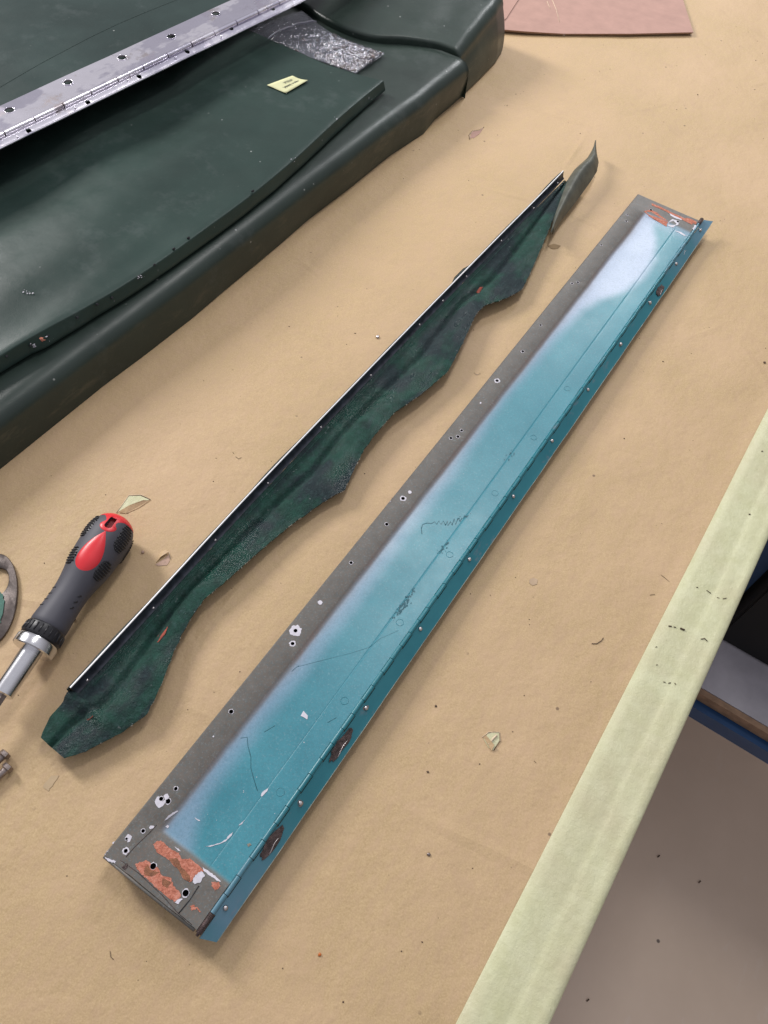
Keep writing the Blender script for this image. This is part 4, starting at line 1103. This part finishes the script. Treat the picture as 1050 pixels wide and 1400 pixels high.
def slot_solid(scale, depth0, depth1):
    n = 24; V0 = []; V1 = []
    for k in range(n):
        a = 2 * math.pi * k / n; cx_ = math.cos(a); sy_ = math.sin(a)
        t_ = SL_T + (0.034 * (1 if cx_ > 0 else -1) * 1 + 0.026 * cx_) * scale; off = 0.0028 * sy_ * scale
        c_ = pA + ax * (t_ * LG); dirn = wv * math.cos(SL_TH) + rv * math.sin(SL_TH); side = ax.cross(dirn)
        V0.append(c_ + side * off + dirn * depth0); V1.append(c_ + side * off + dirn * depth1)
    return V0 + V1, [tuple(range(n)), tuple(range(n, 2 * n))] + [(k, (k + 1) % n, (k + 1) % n + n, k + n) for k in range(n)]
cut_holes(grip, [slot_solid(1.0, 0.004, 0.03)]); autosmooth(grip, 45)
lin = fixn(mk('slot_liner', *slot_solid(1.02, 0.0100, 0.0118), M['darkred'], sd))
# patches on grip (centre t, theta; half sizes)
def patch(name, mat, bound, tc, thc, rings=8, n=40, off=0.0005, inner=0.0, prt=None):
    vs = []; 
    for r in range(rings + 1):
        q = inner + (1 - inner) * r / rings
        for k in range(n):
            a = 2 * math.pi * k / n
            t1, th1 = bound(a)
            if inner:
                ti, thi = inner_b(a); qq = r / rings; t_ = lerp(ti, t1, qq); th_ = lerp(thi, th1, qq)
            else: t_, th_ = tc + (t1 - tc) * q, thc + (th1 - thc) * q
            o_ = off * (1 - (r / rings) ** 6) - 0.0002 * (r / rings) ** 6
            vs.append(gp(min(t_, .9995), th_, o_))
    fs = [(r * n + k, r * n + (k + 1) % n, (r + 1) * n + (k + 1) % n, (r + 1) * n + k) for r in range(rings) for k in range(n)]
    if not inner: fs.append(tuple(range(n)))
    return fixn(mk(name, vs, fs, mat, sd, True))
def inner_b(a):
    cx_, sy_ = math.cos(a), math.sin(a)
    t_ = SL_T + (0.034 * (1 if cx_ > 0 else -1) + 0.026 * cx_); r_ = gr(SL_T, SL_TH)
    return t_, SL_TH - math.asin(0.0028 * sy_ / r_)
def cap_bound(a):
    cx_, sy_ = math.cos(a), math.sin(a)
    if cx_ > 0: return SL_T + 0.034 + 0.05, SL_TH - 0.95 * sy_ - 0.0
    return SL_T - 0.034 + 0.055 * cx_, SL_TH - 0.40 * sy_ * (1 + 0.6 * max(0, 1 + cx_ * 3) * 0)
patch('slot_surround', M['red'], cap_bound, SL_T, SL_TH, 8, 48, 0.00035, inner=0.3)
# end cap
vs = []; n = 56; tt2 = [0.915 + 0.085 * (1 - (1 - k / 16) ** 2) for k in range(17)]
for i, t in enumerate(tt2):
    for k in range(n):
        th = 2 * math.pi * k / n
        tb = 0.915 + 0.035 * (1 - math.cos((th - SL_TH) * 1)) * 0.5
        t_ = lerp(tb, 1.0, (t - 0.915) / 0.085)
        vs.append(gp(t_, th, 0.0004 if i else -0.0003))
fs = [(i * n + k, i * n + (k + 1) % n, (i + 1) * n + (k + 1) % n, (i + 1) * n + k) for i in range(16) for k in range(n)] + [tuple(range(16 * n, 17 * n))]
fixn(mk('end_cap', vs, fs, M['red'], sd, True))
def tear_bound(a):
    # teardrop: rounded at t=.44, pointed at t=.80
    u = (1 - math.cos(a)) / 2                 # 0 at pointed end, 1 at rounded end
    t_ = lerp(0.80, 0.435, u); wdt = 0.62 / 0.372 * u ** 1.15 * math.sqrt(max(0, 1 - u))
    return t_, -0.25 - 0.02 * u + (1 if a < math.pi else -1) * wdt * 0.95
patch('red_inlay', M['red'], tear_bound, 0.57, -0.25, 8, 48, 0.0006)
def stadium(tc, thc, ht, hth):
    def f(a):
        c_, s_ = math.cos(a), math.sin(a); e = 0.55
        return tc + ht * math.copysign(abs(c_) ** e, c_), thc + hth * math.copysign(abs(s_) ** 0.8, s_)
    return f
padv = []
for (tc_, thc_, ht, hth) in ((0.815, 0.62, 0.125, 0.36), (0.52, 0.68, 0.085, 0.36), (0.80, -1.28, 0.11, 0.30), (0.53, -1.15, 0.075, 0.30), (0.80, 1.75, 0.11, 0.34)):
    pd = patch('grip_pad', M['black'], stadium(tc_, thc_, ht, hth), tc_, thc_, 6, 32, 0.0006)
    dots = []
    nr = int(ht * 2 / 0.021)
    for a_ in range(nr):
        for c_ in range(7):
            t_ = tc_ - ht + (a_ + .7) * 0.021; th_ = thc_ - hth + (c_ + 0.5 + 0.5 * (a_ % 2)) * hth * 2 / 7.5
            if ((t_ - tc_) / ht) ** 4 + ((th_ - thc_) / hth) ** 2 > 0.86: continue
            c0 = gp(t_, th_, 0.0005); nn_ = (wv * math.cos(th_) + rv * math.sin(th_))
            dots.append(lathe_vf(c0, nn_, [(0, 0.00068), (0.0005, 0.0005), (0.0007, 0.0001)], 7))
    q = mk('pad_dots', *join_vf(dots), M['black'], pd, True); fixn(q)
for k in range(3):
    tube('grip_mark', [gp(0.17 + 0.05 * k, 0.42, 0.0001), gp(0.19 + 0.05 * k, 0.60, 0.0001)], 0.0005, M['black'], sd, 6)
for k in range(4): tube('grip_mark', [gp(0.12 + 0.05 * k, -1.5, 0.0001), gp(0.12 + 0.05 * k, -1.1, 0.0001)], 0.0005, M['black'], sd, 6)
# ratchet ring, collar, shaft, bit
lathe('ratchet_ring', pA, -ax, [(-0.001, 0.012), (0.0, 0.0138), (0.001, 0.0142), (0.0085, 0.0146), (0.0095, 0.0140), (0.0105, 0.012)], M['black'], sd, 30, True, wv)
rr_ = []
for k in range(24):
    a = 2 * math.pi * k / 24; dd_ = wv * math.cos(a) + rv * math.sin(a)
    rr_.append(tube_vf([pA - ax * 0.0015 + dd_ * 0.0143, pA - ax * 0.008 + dd_ * 0.0146], 0.0006, 5))
mk('ring_ribs', *join_vf(rr_), M['black'], sd, True)
autosmooth(lathe('chrome_collar', pA - ax * 0.0100, -ax, [(0, 0.011), (0.0005, 0.0142), (0.0020, 0.0150), (0.0080, 0.0150), (0.0088, 0.0142), (0.0090, 0.0085)], M['chr2'], sd, 40, True, wv), 30)
autosmooth(lathe('shaft', pA - ax * 0.0185, -ax, [(0, 0.0074), (0.0005, 0.0074), (0.034, 0.0074), (0.0348, 0.0062)], M['chr2'], sd, 30, True, wv), 30)
autosmooth(lathe('bit', pA - ax * 0.0525, -ax, [(0, 0.0036), (0.018, 0.0034), (0.024, 0.0018), (0.030, 0.0012)], M['dull'], sd, 6, False, wv), 20)

# ------------------------------------------------------------------ oval metal ring plate and bolts at the left edge
og = empty('oval_ring_plate', at(-6, 812, 0), 'dark oval metal ring plate with green paint, cut by the left edge', 'ring')
def oval(cu, cv, a_, b_, n=44, z=0.004):
    c = at(cu, cv, z); out = []
    d1 = (at(cu + 4, cv - 50, z) - c).normalized(); d2 = Vector((d1.y, -d1.x, 0))
    return [c + d1 * math.cos(2 * math.pi * k / n) * a_ + d2 * math.sin(2 * math.pi * k / n) * b_ for k in range(n)]
Oo = oval(-10, 814, 0.038, 0.0165, z=0.006); Oi = oval(-5, 792, 0.0120, 0.0078, z=0.006)
n = 44; vs = []; 
prof_o = [(1.0, 0.000), (1.0, 0.0018), (0.93, 0.0024), (0.10, 0.0024), (0.0, 0.0018), (0.0, 0.0)]
for (w__, z_) in prof_o:
    for k in range(n):
        p = Oi[k].lerp(Oo[k], w__); vs.append(Vector((p.x, p.y, 0.0005 + z_)))
fs = [(i * n + k, i * n + (k + 1) % n, ((i + 1) % 6) * n + (k + 1) % n, ((i + 1) % 6) * n + k) for i in range(6) for k in range(n)]
autosmooth(fixn(mk('ring_plate', vs, fs, M['oldring'], og)), 40)
blob('green_paint', [(-8, 823), (-2, 808), (4, 812), (6, 822), (4, 840), (0, 852), (-8, 850)], M['teal_chip'], 0.0031, 0.0005, 0.0006, 3, 5, og)

def bolt(u, v, du, dv, label):
    p = at(u, v, 0.004); d = (at(u + du, v + dv, 0.004) - p).normalized()
    e = empty('bolt', p, label, 'bolt', 'loose bolts at the left edge')
    autosmooth(lathe('bolt_head', p, -d, [(0, 0.0012), (0.0004, 0.0036), (0.0030, 0.0040), (0.0042, 0.0024)], M['dull'], e, 6, False), 30)
    autosmooth(lathe('bolt_shank', p - d * 0.0038, -d, [(0, 0.0026), (0.003, 0.0022), (0.018, 0.0021), (0.0185, 0.001)], M['dull'], e, 12), 40)
bolt(10, 1028, 6, -6, 'steel bolt end at the left edge, the one nearer the screwdriver')
bolt(14, 1046, 6, -6, 'steel bolt end at the left edge, the lower of two')

# ------------------------------------------------------------------ cardboard
cb = empty('cardboard_sheet', at(800, 20, 0), 'flat pinkish brown cardboard lying on the paper at the top edge', 'cardboard')
Pc = [at(672, 39, 0.004), at(720, 43, 0.004), at(770, 46, 0.004), at(860, 46, 0.004), at(948, 44, 0.004), at(941, 22, 0.004), at(932, -6, 0.004), at(915, -60, 0.004), at(690, -60, 0.004), at(640, 20, 0.004)]
sheet('cardboard_top', Pc, 0.0008, M['card'], cb)
sheet('cardboard_core', [p + Vector((-0.001, 0.0012, -0.0009)) for p in Pc], 0.0022, M['cardedge'], cb)
Pf = [at(683, 32, 0.0052), at(692, 25, 0.0052), at(716, -12, 0.0052), at(700, -60, 0.0052), at(660, -40, 0.0052), at(650, 20, 0.0052)]
sheet('folded_flap', Pf, 0.0009, M['card'], cb)
for pts in ([(755, 0), (760, 12), (765, 30)], [(748, 2), (752, 12)]):
    tube('crease', [at(*p, z=0.0041) for p in pts], 0.0004, M['tornedge'], cb, 5)

# ------------------------------------------------------------------ tears in the paper, scraps and crumbs
def on_paper(u, v, l=0.0003):
    p = at(u, v, 0); p.z = paper_z(p.x, p.y) + l; return p
def tear(name, hole, mat, rim=None, flap=None):
    c = [on_paper(u, v, 0.00035) for u, v in hole]
    # raised torn rim built as a thin wall of paper
    mkd = sheet(name, c, 0.0003, mat, paper)
    if rim: tube('torn_rim', [on_paper(u, v, 0.0005) for u, v in rim], 0.00028, M['tornedge'], paper, 5)
    if flap:
        q = []
        for (u, v, h) in flap: q.append(on_paper(u, v, h))
        sheet('torn_flap', q, 0.0003, M['kraft'], paper)
tear('paper_tear', [(160, 700), (176, 678), (192, 677), (205, 683), (196, 685), (178, 692)], M['tape'], [(159, 701), (168, 689), (176, 677.5), (193, 676.5), (206, 683)], [(162, 700, .0012), (178, 692, .0022), (196, 685, .0018), (205, 684, .0006), (190, 694, .0004), (172, 702, .0004)])
tube('tear_shadow_edge', [on_paper(*p, l=0.0004) for p in [(159, 701), (168, 689), (176, 678), (192, 677.5), (206, 683.5)]], 0.00018, M['dirt_shade'], paper, 4)  # dark line drawn in for the shade along the torn edge
tear('paper_tear', [(212, 771), (223, 764), (231, 757), (232, 766), (228, 772), (216, 773)], M['torn'], [(219, 755), (226, 752), (231, 755), (233, 764)], [(213, 769, .0006), (220, 762, .0022), (231, 756, .0030), (226, 752, .0020), (219, 755, .0006)])
tear('paper_tear', [(661, 1010), (668, 1002), (682, 1001), (683, 1012), (674, 1026), (668, 1022)], M['tape'], [(659, 1008), (668, 1001), (683, 1001), (684, 1013)], [(661, 1008, .0005), (664, 1006, .0020), (675, 1020, .0030), (672, 1027, .0010)])
tube('tear_shadow_edge', [on_paper(*p, l=0.0005) for p in [(667, 1002), (675, 1000.5), (683, 1001), (684, 1013), (675, 1026)]], 0.00022, M['dirt_shade'], paper, 4)
tube('torn_rim', [on_paper(*p, l=0.0008) for p in [(668, 1018), (674, 1010), (679, 1005)]], 0.0008, M['tornedge'], paper, 5)
tear('paper_tear', [(642, 188), (646, 179), (655, 178), (661, 174), (656, 182), (648, 188)], M['card'], [(661, 173), (656, 178), (647, 178), (642, 184), (643, 190)])
tube('tear_shadow_edge', [on_paper(*p, l=0.0004) for p in [(642, 190), (641, 184), (646, 178), (655, 177), (662, 173)]], 0.0002, M['dirt_shade'], paper, 4)
tear('paper_stain', rag([(749, 336), (757, 333), (767, 336), (762, 340), (754, 340)], 0.3, 3, 4), basic('stain', (0.30, 0.20, 0.10), 0.8))
tear('paper_stain', rag([(724, 792), (729, 790), (735, 793), (734, 799), (728, 801), (723, 797)], 0.3, 3, 5), basic('grey_stain', (0.44, 0.315, 0.20), 0.5))
tear('paper_stain', rag([(180, 972), (186, 970), (190, 973), (186, 978), (180, 977)], 0.6, 3, 5), basic('green_stain', (0.42, 0.345, 0.19), 0.6))
tear('paper_stain', rag([(58, 1075), (65, 1066), (70, 1060), (80, 1060), (74, 1070), (66, 1082)], 0.8, 3, 6), basic('pale_stain', (0.48, 0.355, 0.21), 0.6))

def crumb(name, u, v, size, mat, label, cat, seed=0, tall=0.6, group=None):
    rn_ = random.Random(seed); p = on_paper(u, v, 0); bm = bmesh.new()
    bmesh.ops.create_icosphere(bm, subdivisions=2, radius=size)
    for w_ in bm.verts:
        w_.co *= 1 + 0.5 * nz(w_.co.x / size * 1.3 + seed, w_.co.y / size * 1.3, w_.co.z / size); w_.co.z = w_.co.z * tall + size * tall * .8; w_.co += p
    o_ = from_bm(name, bm, mat, None, True); tag(o_, label, cat, group); return o_
crumb('orange_bead', 437, 1305, 0.0010, M['orange_drop'], 'tiny orange bead of resin on the paper near the bottom edge', 'bead', 1)
crumb('metal_chip', 516, 461, 0.0019, M['steel'], 'small pale metal chip on the paper above the green strip', 'chip', 2)
crumb('metal_chip', 770, 48, 0.0030, M['steel'], 'small grey metal chip beside the edge of the cardboard', 'chip', 3)
crumb('debris_chip', 586, 1168, 0.0012, M['dull'], 'dark metal chip on the paper right of the panel near end', 'chip', 4)
crumb('debris_chip', 585, 1055, 0.0008, M['dirt_shade'], 'round black crumb on the paper between panel and torn patch', 'crumb', 5)
crumb('debris_chip', 596, 965, 0.0008, M['dirt_shade'], 'flat brown crumb on the paper above the torn patch', 'crumb', 6)
crumb('debris_chip', 101, 847, 0.0013, M['dirt_shade'], 'reddish brown crumb just right of the screwdriver grip', 'crumb', 7)
crumb('debris_chip', 195, 754, 0.0013, M['torn'], 'pale paper crumb between the screwdriver and green strip', 'crumb', 8)
crumb('debris_chip', 1045, 496, 0.0013, M['dirt_shade'], 'black crumb on the paper at the right edge of the photo', 'crumb', 9)
for i, (pts, lab, mt) in enumerate([
    ([(809, 880), (816, 880), (822, 876), (825, 872)], 'bent dark brown bristle lying left of the masking tape', 'dirt_shade'),
    ([(904, 785), (908, 788), (914, 793), (922, 802)], 'thin brown fibre touching the edge of the masking tape', 'dirt_shade'),
    ([(889, 813), (893, 812), (896, 812)], 'short dark splinter just left of the masking tape', 'dirt_shade'),
    ([(857, 926), (860, 925), (862, 926)], 'tiny dark splinter beside the masking tape, lower one', 'dirt_shade'),
    ([(150, 1300), (151, 1308), (155, 1312)], 'fine dark thread below the panel near corner', 'dirt_shade'),
    ([(330, 625), (326, 627), (322, 624)], 'dark curled sliver on the paper left of the green strip', 'dirt_shade'),
    ([(318, 618), (320, 620)], 'minute black sliver on the paper left of the green strip', 'dirt_shade'),
    ([(648, 509), (652, 512), (657, 510)], 'tiny wire curl between green strip and panel', 'dull'),
    ([(730, 1040), (733, 1043)], 'short dark speck on the paper right of the torn patch', 'dirt_shade'),
]):
    tag(tube('debris_sliver', [on_paper(u, v, 0.0004) for u, v in pts], 0.00016 if i else 0.00030, M[mt], None, 5), lab, 'debris')
for i, (u, v) in enumerate([(955, 1207), (802, 1369), (899, 1172)]):
    p = at(u, v, -0.899); L = tube_vf([p, p + Vector((0.002, 0.005, 0.001))], 0.0011, 5)
    tag(mk('floor_debris', *L, M['dirt_shade']), 'small dark scrap lying on the mauve floor', 'scrap', 'scraps scattered on the floor')
rn = random.Random(21); L = []
for k in range(300):
    x = rn.uniform(-0.42, 0.068); y = rn.uniform(-0.05, 1.35)
    s_ = abs(rn.gauss(0, 0.00028)) + 0.00015; p = Vector((x, y, paper_z(x, y) + 0.0001))
    a = rn.uniform(0, 6.28); q = [p + Vector((math.cos(a + t_) * s_ * rn.uniform(.6, 1.5), math.sin(a + t_) * s_ * rn.uniform(.6, 1.5), 0)) for t_ in (0, 1.6, 3.1, 4.7)] + [p + Vector((0, 0, s_))]
    L.append((q, [(0, 1, 4), (1, 2, 4), (2, 3, 4), (3, 0, 4)]))
tag(mk('dust_specks', *join_vf(L), M['dirt_shade']), 'dark dust specks scattered over the brown paper', 'dust', kind='stuff')

settle()
